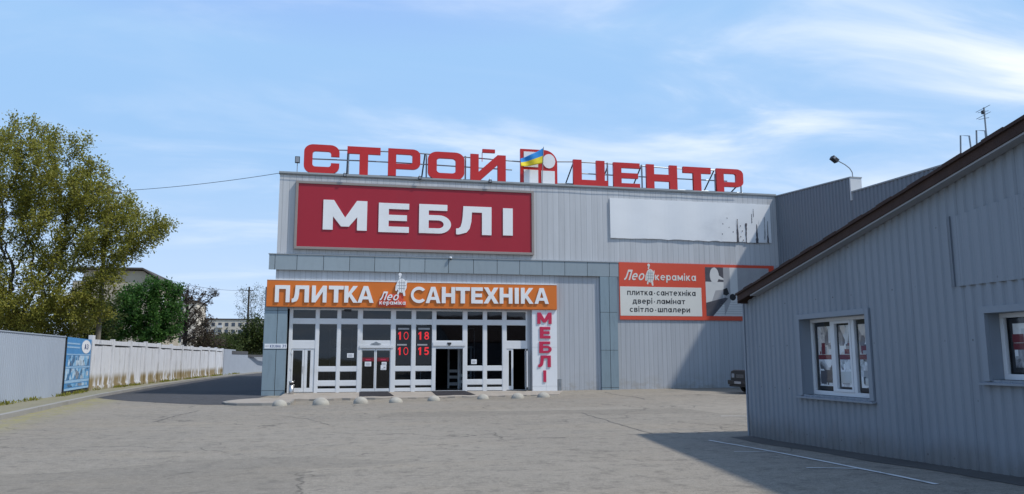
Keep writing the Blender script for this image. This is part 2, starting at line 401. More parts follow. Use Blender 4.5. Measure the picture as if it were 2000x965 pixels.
# ------------------------------------------------------------------ building blocks
ORG = {}
def link(o, parent=None):
    COL.objects.link(o)
    if parent is not None: o.parent = parent
    return o
def tag(o, label=None, cat=None, group=None, kind=None):
    for k, v in (('label', label), ('category', cat), ('group', group), ('kind', kind)):
        if v: o[k] = v
    return o
def thing(name, loc, label, cat, group=None):
    o = bpy.data.objects.new(name, None); o.empty_display_size = .3
    o.location = loc; link(o); ORG[o.name] = Vector(loc)
    return tag(o, label, cat, group)
def org(parent):
    while parent is not None:
        if parent.name in ORG: return ORG[parent.name]
        parent = parent.parent
    return Vector((0, 0, 0))
class MB:
    def __init__(s): s.v, s.f, s.m = [], [], []
    def add(s, vs, fs, m=0):
        k = len(s.v); s.v += [tuple(x) for x in vs]
        for f in fs: s.f.append(tuple(i + k for i in f)); s.m.append(m)
        return s
    def quad(s, a, b, c, d, m=0): return s.add((a, b, c, d), ((0, 1, 2, 3),), m)
    def box(s, x0, x1, y0, y1, z0, z1, m=0):
        x0, x1 = min(x0, x1), max(x0, x1); y0, y1 = min(y0, y1), max(y0, y1); z0, z1 = min(z0, z1), max(z0, z1)
        v = [(x, y, z) for z in (z0, z1) for y in (y0, y1) for x in (x0, x1)]
        return s.add(v, ((0, 2, 3, 1), (4, 5, 7, 6), (0, 1, 5, 4), (2, 6, 7, 3), (0, 4, 6, 2), (1, 3, 7, 5)), m)
    def prism(s, pts, off, m=0):
        """closed polygon pts swept by the vector off"""
        n = len(pts); off = Vector(off)
        v = [Vector(p) for p in pts] + [Vector(p) + off for p in pts]
        f = [tuple(range(n)), tuple(range(2*n - 1, n - 1, -1))] + [((i + 1) % n, i, i + n, (i + 1) % n + n) for i in range(n)]
        return s.add(v, f, m)
    def tube(s, pts, rad, n=8, m=0, cap=True):
        pts = [Vector(p) for p in pts]
        if not isinstance(rad, (list, tuple)): rad = [rad]*len(pts)
        k = len(s.v); prev = None
        for i, p in enumerate(pts):
            d = (pts[min(i+1, len(pts)-1)] - pts[max(i-1, 0)]).normalized()
            if prev is None:
                a = Vector((0, 0, 1)) if abs(d.z) < .9 else Vector((1, 0, 0))
                u = d.cross(a).normalized()
            else: u = (prev - d*prev.dot(d)).normalized()
            prev = u; w = d.cross(u)
            for j in range(n):
                t = 2*math.pi*j/n
                s.v.append(tuple(p + (u*math.cos(t) + w*math.sin(t))*rad[i]))
        for i in range(len(pts)-1):
            for j in range(n):
                a = k + i*n + j; b = k + i*n + (j+1) % n
                s.f.append((a, b, b + n, a + n)); s.m.append(m)
        if cap:
            s.f.append(tuple(k + j for j in range(n-1, -1, -1))); s.m.append(m)
            e = k + (len(pts)-1)*n
            s.f.append(tuple(e + j for j in range(n))); s.m.append(m)
        return s
    def lathe(s, c, prof, n=20, m=0):
        k = len(s.v)
        for r, z in prof:
            for j in range(n):
                t = 2*math.pi*j/n; s.v.append((c[0] + r*math.cos(t), c[1] + r*math.sin(t), c[2] + z))
        for i in range(len(prof)-1):
            for j in range(n):
                a = k + i*n + j; b = k + i*n + (j+1) % n
                s.f.append((a, b, b+n, a+n)); s.m.append(m)
        s.f.append(tuple(k + j for j in range(n-1, -1, -1))); s.m.append(m)
        e = k + (len(prof)-1)*n
        s.f.append(tuple(e + j for j in range(n))); s.m.append(m)
        return s
    def build(s, name, mats, parent=None, smooth=False, bevel=0):
        if not isinstance(mats, (list, tuple)): mats = [mats]
        o0 = org(parent)
        me = bpy.data.meshes.new(name)
        me.from_pydata([(x - o0.x, y - o0.y, z - o0.z) for x, y, z in s.v], [], s.f)
        for q in mats: me.materials.append(q)
        me.polygons.foreach_set('material_index', s.m)
        if smooth: me.polygons.foreach_set('use_smooth', [True]*len(s.f))
        me.update()
        o = bpy.data.objects.new(name, me); link(o, parent)
        if bevel:
            b = o.modifiers.new('edge', 'BEVEL'); b.width = bevel; b.segments = 2; b.limit_method = 'ANGLE'
        return o
def npmesh(name, v, f, mats, parent=None, mi=None):
    """v (n,3) array, f (m,4) array"""
    o0 = org(parent); v = np.asarray(v, dtype=np.float32) - np.array(o0, dtype=np.float32)
    me = bpy.data.meshes.new(name); k = f.shape[1]
    me.vertices.add(len(v)); me.vertices.foreach_set('co', v.ravel())
    me.loops.add(f.size); me.loops.foreach_set('vertex_index', f.ravel().astype(np.int32))
    me.polygons.add(len(f)); me.polygons.foreach_set('loop_start', np.arange(0, f.size, k, dtype=np.int32))
    me.polygons.foreach_set('loop_total', np.full(len(f), k, dtype=np.int32))
    for q in mats: me.materials.append(q)
    me.update(calc_edges=True); me.validate()
    o = bpy.data.objects.new(name, me); link(o, parent)
    return o

# --- lettering
def arc(cx, cy, rx, ry, a0, a1, n=8):
    return [(cx + rx*math.cos(R(a0 + (a1 - a0)*i/n)), cy + ry*math.sin(R(a0 + (a1 - a0)*i/n))) for i in range(n+1)]
def rrect(x0, y0, x1, y1, rx, ry):
    return arc(x1-rx, y1-ry, rx, ry, 0, 90) + arc(x0+rx, y1-ry, rx, ry, 90, 180) + arc(x0+rx, y0+ry, rx, ry, 180, 270) + arc(x1-rx, y0+ry, rx, ry, 270, 360)
def glyph(ch, v=.24, h=.2):
    if ch == 'П': return [[(0, 0), (0, 1), (1, 1), (1, 0), (1-v, 0), (1-v, 1-h), (v, 1-h), (v, 0)]]
    if ch == 'Т': return [[(0, 1), (1, 1), (1, 1-h), (.5+v/2, 1-h), (.5+v/2, 0), (.5-v/2, 0), (.5-v/2, 1-h), (0, 1-h)]]
    if ch == 'І': return [[(0, 0), (0, 1), (1, 1), (1, 0)]]
    if ch == 'Н': return [[(0, 0), (0, 1), (v, 1), (v, .5+h/2), (1-v, .5+h/2), (1-v, 1), (1, 1), (1, 0), (1-v, 0), (1-v, .5-h/2), (v, .5-h/2), (v, 0)]]
    if ch == 'Е': return [[(0, 0), (0, 1), (1, 1), (1, 1-h), (v, 1-h), (v, .5+h/2), (.93, .5+h/2), (.93, .5-h/2), (v, .5-h/2), (v, h), (1, h), (1, 0)]]
    if ch == 'И': return [[(0, 0), (0, 1), (v, 1), (v, .36), (1-v*1.02, 1), (1, 1), (1, 0), (1-v, 0), (1-v, .64), (v*1.02, 0)]]
    if ch == 'К': return [[(0, 0), (0, 1), (v, 1), (v, .58), (.64, 1), (.98, 1), (.53, .53), (1, 0), (.67, 0), (.37, .37), (v, .25), (v, 0)]]
    if ch == 'А': return [[(0, 0), (.36, 1), (.64, 1), (1, 0), (.75, 0), (.685, .2), (.315, .2), (.25, 0)], [(.375, .38), (.5, .77), (.625, .38)]]
    if ch == 'Х': return [[(0, 0), (.34, .51), (.02, 1), (.31, 1), (.5, .67), (.69, 1), (.98, 1), (.66, .51), (1, 0), (.7, 0), (.5, .33), (.3, 0)]]
    if ch == 'Л': return [[(.2, 1), (1, 1), (1, 0), (1-v, 0), (1-v, 1-h), (.2+v*.9, 1-h), (.2+v*.84, .45), (.2+v*.66, .2), (.2+v*.35, .07), (.13, .01), (.06, -.01), (0, .0), (0, h*.95), (.07, h*1.0), (.125, .27), (.16, .42), (.18, .6)]]
    if ch == 'М': return [[(0, 0), (0, 1), (v*1.06, 1), (.5, .42), (1-v*1.06, 1), (1, 1), (1, 0), (1-v, 0), (1-v, .45), (.59, .12), (.41, .12), (v, .45), (v, 0)]]
    if ch == 'Б':
        t = .63
        return [[(0, 0), (0, 1), (.88, 1), (.88, 1-h), (v, 1-h), (v, t)] + arc(.62, t/2, .38, t/2, 90, -90, 14),
                [(v, h*.85), (v, t-h*.85)] + arc(.60, t/2, .17, t/2-h*.85, 90, -90, 10)]
    if ch == 'Р':
        b = .26
        return [[(0, 0), (0, 1)] + arc(1-.24, 1-.22, .24, .22, 90, 0) + arc(1-.24, b+.22, .24, .22, 0, -90) + [(v, b), (v, 0)],
                [(v, b+h*.95), (v, 1-h)] + arc(1-v-.07, 1-h-.06, .07, .06, 90, 0, 4) + arc(1-v-.07, b+h*.95+.06, .07, .06, 0, -90, 4)]
    if ch == 'О': return [rrect(0, 0, 1, 1, .26, .26), rrect(v, h, 1-v, 1-h, .1, .1)]
    if ch == 'Ц': return [[(0, .05), (0, 1), (v, 1), (v, .05+h), (.9-v, .05+h), (.9-v, 1), (.9, 1), (.9, .05+h), (1, .05+h), (.98, 0), (.82, 0), (.82, .05)]]
    if ch == 'С':   # wide technical C
        return [[(1, .6)] + arc(1-.26, 1-.26, .26, .26, 0, 90) + arc(.26, 1-.26, .26, .26, 90, 180) + arc(.26, .26, .26, .26, 180, 270) + arc(1-.26, .26, .26, .26, 270, 360)
                + [(1, .37), (1-v, .37)] + arc(1-v-.08, h+.09, .08, .09, 0, -90, 5) + arc(v+.08, h+.09, .08, .09, 270, 180, 5) + arc(v+.08, 1-h-.09, .08, .09, 180, 90, 5) + arc(1-v-.08, 1-h-.09, .08, .09, 90, 0, 5) + [(1-v, .6)]]
    if ch == 'C':   # round C
        return [arc(.53, .5, .53, .5, 40, 320, 26) + arc(.53, .5, .53-v, .5-h, 314, 46, 22)]
def curve_mesh(name, polys, box, Y, depth, mat, parent=None, bevel=0.0):
    """polys in unit square -> raised plate in the facade plane; its face stands at Y, its back at Y+depth"""
    x0, x1, z0, z1 = box
    cu = bpy.data.curves.new(name, 'CURVE'); cu.dimensions = '2D'; cu.fill_mode = 'BOTH'
    for p in polys:
        sp = cu.splines.new('POLY'); sp.points.add(len(p)-1); sp.use_cyclic_u = True
        for i, (a, b) in enumerate(p): sp.points[i].co = (a*(x1-x0), b*(z1-z0), 0, 1)
    cu.extrude = depth/2
    to = bpy.data.objects.new('tmp', cu); COL.objects.link(to)
    bpy.context.view_layer.update()
    me = bpy.data.meshes.new_from_object(to.evaluated_get(bpy.context.evaluated_depsgraph_get()))
    bpy.data.objects.remove(to); bpy.data.curves.remove(cu)
    return place(me, name, (x0, Y + depth/2, z0), mat, parent)
def place(me, name, loc, mat, parent):
    me.transform(Matrix.Rotation(math.pi/2, 4, 'X'))
    o0 = org(parent)
    me.transform(Matrix.Translation(Vector(loc) - o0))
    me.materials.clear(); me.materials.append(mat); me.name = name
    o = bpy.data.objects.new(name, me); link(o, parent)
    return o
def small(ch, v, h):
    """outlines of one small letter, x height 1; returns polygons and width"""
    E_ = lambda cx, cy, rx, ry, a0=0, a1=345, n=20: arc(cx, cy, rx, ry, a0, a1, n)
    if ch in 'пиктхн': return glyph(ch.upper(), v, h), .78
    if ch == 'л': return glyph('Л', v, h), .88
    if ch == 'м': return glyph('М', v*.85, h), 1.02
    if ch == 'с': return [E_(.53, .5, .53, .5, 42, 318, 22) + E_(.53, .5, .53-v, .5-h, 312, 48, 18)], .78
    if ch in 'о': return [E_(.5, .5, .5, .5), E_(.5, .5, .5-v, .5-h)], .9
    if ch == 'е': return [E_(.5, .5, .5, .5, -9, 316, 22) + E_(.5, .5, .5-v, .5-h, 308, 196, 12), E_(.5, .5, .5-v, .5-h, 18, 162, 12)], .86
    if ch == 'а': return [[(1, 0), (1, 1), (1-v, 1), (1-v, .94)] + E_(.46, .5, .46, .5, 68, 292, 18) + [(1-v, .06), (1-v, 0)], E_(.46, .5, .46-v, .5-h)], .84
    if ch == 'р': return [[(v, 1), (0, 1), (0, -.42), (v, -.42), (v, .06)] + E_(.54, .5, .46, .5, -112, 112, 18) + [(v, .94)], E_(.54, .5, .46-v, .5-h)], .84
    if ch == 'в': return [[(0, 0), (0, 1)] + arc(.58, .76, .36, .24, 90, -55, 8) + arc(.6, .29, .4, .29, 52, -90, 8), [(v, .6), (v, .82), (.6, .82), (.66, .71), (.6, .6)], [(v, .18), (v, .42), (.62, .42), (.7, .3), (.62, .18)]], .76
    if ch == 'д': return [[(0, -.24), (0, h), (.13, h), (.24, 1), (.87, 1), (.87, h), (1, h), (1, -.24), (.83, -.24), (.83, 0), (.17, 0), (.17, -.24)], [(.34, h), (.42, 1-h), (.87-v, 1-h), (.87-v, h)]], .98
    if ch == 'ш': return [[(0, 0), (0, 1), (v*.8, 1), (v*.8, h), (.5-v*.4, h), (.5-v*.4, 1), (.5+v*.4, 1), (.5+v*.4, h), (1-v*.8, h), (1-v*.8, 1), (1, 1), (1, 0)]], 1.12
    if ch == 'у': return [[(0, 1), (v*1.2, 1), (.5, .4), (1-v*1.2, 1), (1, 1), (.45, -.38), (.16, -.38), (.36, .02)]], .76
    if ch == 'і': return [[(0, 0), (0, 1), (1, 1), (1, 0)], E_(.5, 1.27, .6, .15)], v*.8
    if ch == '·': return [E_(.5, .48, .5, .13)], .24
    if ch == '.': return [[(0, 0), (0, .24), (1, .24), (1, 0)]], .22
    if ch == '1': return [[(.3, 0), (.3, .74), (.05, .6), (.05, .82), (.4, 1), (.65, 1), (.65, 0)]], .7
    if ch == '0': return [E_(.5, .5, .5, .5), E_(.5, .5, .5-v, .5-h)], .74
    if ch == '8': return [arc(.5, .74, .43, .26, -38, 218, 14) + arc(.5, .28, .5, .28, 142, 398, 14), E_(.5, .73, .2, .12), E_(.5, .28, .25, .14)], .72
    if ch == '5': return [[(.92, 1), (.12, 1), (.06, .44), (.26, .46)] + arc(.46, .33, .25, .16, 120, -140, 12) + arc(.46, .33, .52, .33, -152, 112, 14) + [(.3, .66), (.32, .81), (.92, .81)]], .72
    if ch in '3З': return [arc(.45, .73, .45, .27, 150, -55, 10) + arc(.45, .29, .5, .29, 55, -155, 10) + arc(.45, .29, .28, .13, -150, 75, 8) + [(.35, .43), (.35, .58)] + arc(.45, .73, .24, .11, -75, 145, 8)], .72
    if ch == 'О': return [E_(.5, .5, .5, .5), E_(.5, .5, .5-v, .5-h)], .86
    return glyph(ch, v, h), .25 if ch == 'І' else .78
def text_polys(s_, v, h, shear=0., gap=.2):
    x = 0; o = []
    tall = 1.45 if s_[0] == 'Л' and len(s_) > 1 else 1
    for i, ch in enumerate(s_):
        if ch == ' ': x += .18; continue
        P, w = small(ch, v, h); k = tall if (i == 0 and tall > 1) else 1
        for p in P: o.append([(x + a*w*(k**.5) + b_*k*shear, b_*k) for a, b_ in p])
        x += w*(k**.5) + gap
    return o
def text_fit(name, s_, box, Y, mat, parent=None, depth=.01, bold=.24, shear=0., M4=None, hh=.2):
    """a line of lettering fitted to a box; M4 places it instead when it is not in a facade plane"""
    P = text_polys(s_, bold, hh, shear); xs = [a for p in P for a, _ in p]; zs = [b_ for p in P for _, b_ in p]
    mx, mz, sx, sz = min(xs), min(zs), max(xs)-min(xs), max(zs)-min(zs)
    P = [[((a-mx)/sx, (b_-mz)/sz) for a, b_ in p] for p in P]
    if M4 is None: return curve_mesh(name, P, box, Y, depth, mat, parent)
    x0, x1, z0, z1 = box
    o = curve_mesh(name, P, (0, x1-x0, 0, z1-z0), -depth, depth, mat, None)
    o.data.transform(Matrix.Translation(-org(parent)) @ M4 @ Matrix.Translation((x0, 0, z0))); o.parent = parent
    return o
def pbox(px0, py0, px1, py1, Y):
    """world box of a photo rectangle lying on a facade plane"""
    a, b, c, d = at(px0, py0, Y), at(px1, py0, Y), at(px0, py1, Y), at(px1, py1, Y)
    return ((a.x+c.x)/2, (b.x+d.x)/2, (c.z+d.z)/2, (a.z+b.z)/2)

# ================================================================== THE SETTING
def axis(a, b, step, far):
    core = list(np.arange(a, b + 1e-6, step)); o = []
    d = step
    x = b
    while x < far: d *= 1.5; x += d; o.append(x)
    l = []; d = step; x = a
    while x > -far: d *= 1.5; x -= d; l.append(x)
    return np.array(l[::-1] + core + o)
def sheet(name, xs, ys, mat, dz=0., inside=None):
    v = [(x, y, gz(x, y) + dz) for y in ys for x in xs]; nx = len(xs); f = []
    for j in range(len(ys)-1):
        for i in range(nx-1):
            if inside and not inside((xs[i]+xs[i+1])/2, (ys[j]+ys[j+1])/2): continue
            f.append((j*nx+i, j*nx+i+1, (j+1)*nx+i+1, (j+1)*nx+i))
    o = npmesh(name, np.array(v), np.array(f), [mat]); return o
g = sheet('ground', axis(-16, 28, .5, 3000), axis(0, 46, .5, 3000), M['plaza']); tag(g, kind='structure')

def kerbx(y):      # road side face of the left kerb
    P = [(-5, -7.0), (10, -8.2), (25.3, -9.45), (39.7, -10.75), (55, -11.4), (70, -11.5), (90, -10.95), (104, -9.6), (118, -6.5), (140, 2.0)]
    for (a, xa), (b, xb) in zip(P, P[1:]):
        if y <= b: return xa + (xb-xa)*(y-a)/(b-a)
    return P[-1][1]
def ribbon(name, rows, mat, dz, kind='structure'):
    """sheet whose rows run across; each row is a list of x,y"""
    n = len(rows[0]); v = [(x, y, gz(x, y) + dz) for r in rows for x, y in r]
    f = [(j*n+i, j*n+i+1, (j+1)*n+i+1, (j+1)*n+i) for j in range(len(rows)-1) for i in range(n-1)]
    o = npmesh(name, np.array(v), np.array(f), [mat]); tag(o, kind=kind); return o
# dark asphalt lane along the side of the building; its front joint is slightly bowed
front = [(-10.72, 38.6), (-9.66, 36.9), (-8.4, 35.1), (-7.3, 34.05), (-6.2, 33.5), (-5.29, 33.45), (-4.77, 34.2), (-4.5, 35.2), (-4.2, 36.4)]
rows = []
for k in range(60):
    y = 39.5 + (k/59)**1.3*75
    e = 1 if k else 0
    r = []
    for i, (fx, fy_) in enumerate(front):
        t = i/(len(front)-1)
        xr = -3.3 if y < 84 else -3.3 + (y-84)*.25
        r.append((kerbx(y)*(1-t) + xr*t, y))
    rows.append(r)
lane = [front]
for k in range(1, 8):
    lane.append([((1-k/8)*a[0] + k/8*b[0], (1-k/8)*a[1] + k/8*b[1]) for a, b in zip(front, rows[0])])
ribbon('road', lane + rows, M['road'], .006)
# kerb and footway under the left fence
def strip_solid(name, xa, xb, ys, h, mat):
    m = MB()
    for y0, y1 in zip(ys, ys[1:]):
        a0, b0, a1, b1 = xa(y0), xb(y0), xa(y1), xb(y1)
        z0 = gz(b0, y0); z1 = gz(b1, y1)
        m.quad((a0, y0, z0+h), (b0, y0, z0+h), (b1, y1, z1+h), (a1, y1, z1+h))
        m.quad((b0, y0, z0-.2), (b1, y1, z1-.2), (b1, y1, z1+h), (b0, y0, z0+h))
    o = m.build(name, mat); tag(o, kind='structure'); return o
ys = [0, 6, 12] + [16 + 2.0*i for i in range(52)]
strip_solid('kerb', lambda y: kerbx(y)-.22, lambda y: kerbx(y), ys, .14, M['kerb'])
strip_solid('pavement', lambda y: kerbx(y)-4.5, lambda y: kerbx(y)-.222, ys, .125, M['footway'])
# rounded kerbed island at the building corner
isl = [(-2.0, 33.6), (-3.1, 33.55), (-4.1, 33.75), (-4.6, 34.3), (-4.85, 35.1), (-4.8, 36.1), (-4.45, 37.2), (-3.9, 37.9), (-3.2, 38.2), (-2.0, 38.2)]
m = MB(); zi = gz(-4, 35) + .13
m.prism([(x, y, zi-.4) for x, y in isl], (0, 0, .4)); o = m.build('kerb_island', M['kerb']); tag(o, kind='structure')
c0 = Vector((-2.9, 35.9))
m = MB(); m.prism([((x - c0.x)*.93 + c0.x, (y - c0.y)*.93 + c0.y, zi+.004) for x, y in isl], (0, 0, .004)); o = m.build('island_top', M['apron']); tag(o, kind='structure')
# painted lines by the shed
def line(pts, w):
    m = MB()
    for (x0, y0), (x1, y1) in zip(pts, pts[1:]):
        d = Vector((x1-x0, y1-y0)); L = d.length; d.normalize(); nrm = Vector((-d.y, d.x))*w/2; k = max(1, int(L/.5))
        for i in range(k):
            a = Vector((x0, y0)) + d*L*i/k; b = Vector((x0, y0)) + d*L*(i+1)/k
            q = [(a+nrm), (a-nrm), (b-nrm), (b+nrm)]
            m.quad(*[(p.x, p.y, gz(p.x, p.y)+.009) for p in q])
    o = m.build('road_marking', M['line']); tag(o, kind='structure')
def gp(px, py): p = atg(px, py); return (p.x, p.y)
line([gp(1385, 860.5), gp(1440, 870), gp(1517, 884), gp(1600, 900), gp(1700, 920), gp(1760, 932), gp(1830, 947)], .07)
line([gp(1434, 882.5), gp(1514, 882.8)], .05)
line([gp(1575, 914.5), gp(1684, 916)], .05)
line([gp(1408, 813), gp(1464, 813.2)], .06)
# darker strip of concrete along the foot of the shed
XS = 8.88          # plane of the shed gable wall
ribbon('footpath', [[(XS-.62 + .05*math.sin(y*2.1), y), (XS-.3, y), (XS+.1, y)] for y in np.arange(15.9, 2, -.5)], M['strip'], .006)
# a few long open joints in the yard
def seam(pts, w):
    m = MB()
    P = []
    for a, b in zip(pts, pts[1:]):
        n = max(2, int((Vector(b)-Vector(a)).length/.25))
        for i in range(n):
            t = i/n; P.append((a[0]+(b[0]-a[0])*t + random.uniform(-.04, .04), a[1]+(b[1]-a[1])*t + random.uniform(-.04, .04)))
    for a, b in zip(P, P[1:]):
        d = Vector((b[0]-a[0], b[1]-a[1])).normalized(); q = Vector((-d.y, d.x))*w/2*random.uniform(.5, 1.3)
        z = lambda x, y: gz(x, y) + .005
        m.quad(*[(x, y, z(x, y)) for x, y in ((a[0]+q.x, a[1]+q.y), (a[0]-q.x, a[1]-q.y), (b[0]-q.x, b[1]-q.y), (b[0]+q.x, b[1]+q.y))])
    o = m.build('ground_crack', M['crack']); tag(o, kind='structure')
seam([gp(1135, 806), gp(1180, 820), gp(1230, 835), gp(1278, 849)], .03)
seam([gp(1278, 849), gp(1330, 852)], .04)
seam([gp(300, 825), gp(345, 812), gp(390, 802)], .06)
seam([gp(545, 812), gp(600, 818), gp(650, 832)], .02)
seam([gp(1050, 856), gp(1090, 855.5), gp(1122, 854)], .04)
seam([gp(1180, 766), gp(1240, 775), gp(1262, 781)], .06)

# sloping concrete apron in front of the doors
YG, YW, YP, YS = 39.6, 39.48, 39.34, 39.22
rear = [at(556, 768, YG), at(700, 766, YG), at(860, 764.5, YG), at(1000, 763, YG), at(1100, 762.5, YG)]
fr_ = [at(538, 780, 36.5), at(700, 777.5, 36.5), at(860, 775, 36.5), at(1000, 772.5, 36.5), at(1092, 770, 36.6)]
m = MB(); K = 40
def lerp_row(row, t):
    s = t*(len(row)-1); i = min(int(s), len(row)-2); return row[i].lerp(row[i+1], s-i)
top, bot = [], []
for k in range(K+1):
    t = k/K; a = lerp_row(rear, t); b = lerp_row(fr_, t)
    if .05 < t < .97: b = b + Vector((0, random.uniform(-.07, .12), random.uniform(-.025, .01)))
    top.append((a, b))
for (a, b), (c, d) in zip(top, top[1:]):
    m.quad(a, b, d, c)
    m.quad(b, (b.x, b.y, b.z-.5), (d.x, d.y, d.z-.5), d)
a, b = top[0]; m.quad(a, (a.x, a.y, a.z-.5), (b.x, b.y, b.z-.5), b)
a, b = top[-1]; m.quad(b, (b.x, b.y, b.z-.5), (a.x, a.y, a.z-.5), a)
o = m.build('entrance_apron', M['apron']); tag(o, kind='structure')
def apron_z(x, y):
    a, b = min(((a, b) for a, b in top), key=lambda ab: abs(ab[0].x*.5 + ab[1].x*.5 - x))
    t = (y - a.y)/(b.y - a.y); return a.z + (b.z-a.z)*t

# ================================================================== MAIN STORE BUILDING
XL, XR = at(547, 337, YW).x, 24.1
ZT = at(1000, 359, YW).z
ST = thing('store_building', (10, YW, 0), 'large grey metal clad store with a glazed ground floor entrance and red signs', 'building')
sx0, sx1 = at(563, 690, YG).x, at(1029.5, 690, YG).x
zs_top = at(800, 603, YG).z
ZB = -.45
wx1 = at(1038, 690, YW).x
zc = at(800, 500, YW).z       # floor line at the canopy
m = MB()
m.box(XL, XR, YW, YW+.3, zc, ZT)
m.box(XL, XL+.3, YW+.3, 80, ZB, ZT); m.box(XR-.3, XR, YW+.3, 80, ZB, ZT); m.box(XL, XR, 80, 80.3, ZB, ZT)
m.build('upper_wall', M['upper'], ST)
m = MB()
m.box(XL, XR, YW, YW+.3, 4.25, zc)
m.box(wx1, XR, YW, YW+.3, ZB, 4.25)
m.build('lower_wall', M['lower'], ST)
m = MB(); m.box(XL-.04, XR+.0, YW-.07, YW+.4, ZT, ZT+.09); m.box(XL-.045, XL+.4, YW+.4, 80.3, ZT, ZT+.09)
m.box(XL-.05, XR, YW-.03, YW-.002, ZT-.06, ZT)
m.build('parapet_flashing', M['cap'], ST)
m = MB(); m.box(XL+.3, XR-.3, YW+.3, 80, ZT-.6, ZT-.4); m.build('roof', M['roofing'], ST)
# canopy band: cassettes with open joints
cz0, cz1 = at(800, 531.8, YP).z, at(800, 503, YP).z
seams = [525, 537, 580, 632, 683, 732, 781, 830, 876, 925, 971, 1015, 1059, 1103, 1147, 1190, 1208]
m = MB()
for a, b in zip(seams, seams[1:]):
    xa, xb = at(a, 512, YP).x + .012, at(b, 512, YP).x - .012
    m.box(xa, xb, YP, YP+.03, cz0, cz1)
m.build('canopy_band', M['fascia'], ST)
x_a, x_b = at(525, 512, YP).x, at(1208, 512, YP).x
m = MB(); m.box(x_a+.005, x_b-.01, YP+.032, YW-.002, cz0+.01, cz1-.01); m.build('canopy_core', M['dark'], ST)
m = MB(); m.box(x_a-.03, x_b+.01, YP-.03, YW-.002, cz1+.002, cz1+.035); m.build('canopy_flashing', M['cap'], ST)
# clad pillars
def pillar(pxl, pxm, pxr, pyref, zcuts):
    m = MB(); xs = [at(p, pyref, YP).x for p in (pxl, pxm, pxr)]
    for xa, xb in zip(xs, xs[1:]):
        for za, zb in zip(zcuts, zcuts[1:]):
            m.box(xa+.012, xb-.012, YP, YP+.03, za+.01, zb-.01)
    xa, xb = xs[0], xs[2]
    for za, zb in zip(zcuts, zcuts[1:]):
        m.box(xa, xa+.011, YP+.035, YW-.002, za+.01, zb-.01); m.box(xb-.011, xb, YP+.035, YG, za+.01, zb-.01)
    m.build('pillar', M['pillar'], ST)
    c = MB(); c.box(xa+.013, xb-.013, YP+.034, YW-.004, zcuts[0], zcuts[-1]-.01); c.build('pillar_core', M['dark'], ST)
    return xs
z1 = lambda px, py: at(px, py, YP).z
PLX = pillar(513, 539, 558.5, 690, [-.12, z1(530, 763), z1(530, 683), z1(530, 606), z1(530, 560)])
PRX = pillar(1173.5, 1191.5, 1207.5, 650, [-.2, z1(1190, 757), z1(1190, 684), z1(1190, 610), cz0-.004])
# storefront grid
rowz = {}
for k, py in dict(t1=605.2, t0=623.2, m1=632.5, m0=716, l1=725, l0=743.5, b1=753, b0=759.5).items(): rowz[k] = at(680, py, YG).z
full = [('t0', 't1'), ('m0', 'm1'), ('l0', 'l1'), ('b0', 'b1')]
zfl = at(790, 764.5, YG).z
z665, z681, z757 = at(680, 665.5, YG).z, at(680, 681, YG).z, at(680, 759, YG).z
def gx(px): return at(px, 690, YG).x
glassr = []     # (x0,x1,z0,z1) openings in the frame grid
bays = [('door', 569, 615), ('fix', 621.5, 657.5), ('fix', 664, 698), ('slide', 706.5, 763), ('fix', 771.5, 803.5), ('fix', 811, 844),
        ('open', 851, 904), ('fix', 912, 943.5), ('fix', 950.5, 981.5), ('rdoor', 989, 1028)]
mull = MB(); edges = [gx(563)]
FT = .09
for i, (k, a, b) in enumerate(bays):
    xa, xb = gx(a), gx(b)
    op = [(rowz[p], rowz[q]) for p, q in full] if k == 'fix' else [(rowz['t0'], rowz['t1']), (z665, rowz['m1']), (zfl+.02, z681)]
    zc_ = zfl-.1
    for z0, z1_ in sorted(op):
        if z0 - zc_ > .005: mull.box(xa, xb, YG, YG+FT, zc_, z0)
        zc_ = z1_
    mull.box(xa, xb, YG, YG+FT, zc_, zs_top+.12)
    # left jamb of this bay
    pl = gx(563) if i == 0 else gx(bays[i-1][2])
    mull.box(pl+.0004, xa-.0004, YG-.012, YG+FT, zfl-.1, zs_top+.12)
    glassr.append((k, xa, xb, op))
mull.box(gx(1028)+.0004, gx(1030), YG-.012, YG+FT, zfl-.1, zs_top+.12)
FRM = mull.build('storefront_frame', M['white'], ST)
# slim inner beads round every fixed pane give the frames their profile
bead = MB()
def panes(parent, name, rects, mat=None, d=.05):
    for x0, x1, z0, z1_ in rects:
        m = MB(); m.box(x0-.01, x1+.01, YG+d, YG+d+.012, z0-.01, z1_+.01); m.build(name, mat or M['glass'], parent)
        w = .022
        for (p, q, r, s_) in ((x0, x1, z0, z0+w), (x0, x1, z1_-w, z1_), (x0, x0+w, z0+w, z1_-w), (x1-w, x1, z0+w, z1_-w)):
            bead.box(p, q, YG+.014, YG+d-.001, r, s_)
for k, xa, xb, op in glassr:
    panes(FRM, 'window_pane', [(xa, xb, z0, z1_) for z0, z1_ in (op if k == 'fix' else op[:2])])
bead.build('glazing_bead', M['white'], FRM)
def leaf(name, x0, x1, z0, z1_, gx0, gx1, gz0, gz1, parent, y=YG+.02, mat=None):
    m = MB(); d = .055
    m.box(x0, x1, y, y+d, z0, gz0); m.box(x0, x1, y, y+d, gz1, z1_); m.box(x0, gx0, y, y+d, gz0, gz1); m.box(gx1, x1, y, y+d, gz0, gz1)
    o = m.build(name, M['white'], parent, bevel=.006)
    p = MB(); p.box(gx0-.005, gx1+.005, y+.02, y+.03, gz0-.005, gz1+.005); p.build('door_pane', mat or M['glass_dark'], o)
    return o
zl0, zl1, zg0, zg1 = zfl+.03, z681-.01, at(680, 757, YG).z, at(680, 684.5, YG).z
zg0s = at(680, 752.5, YG).z
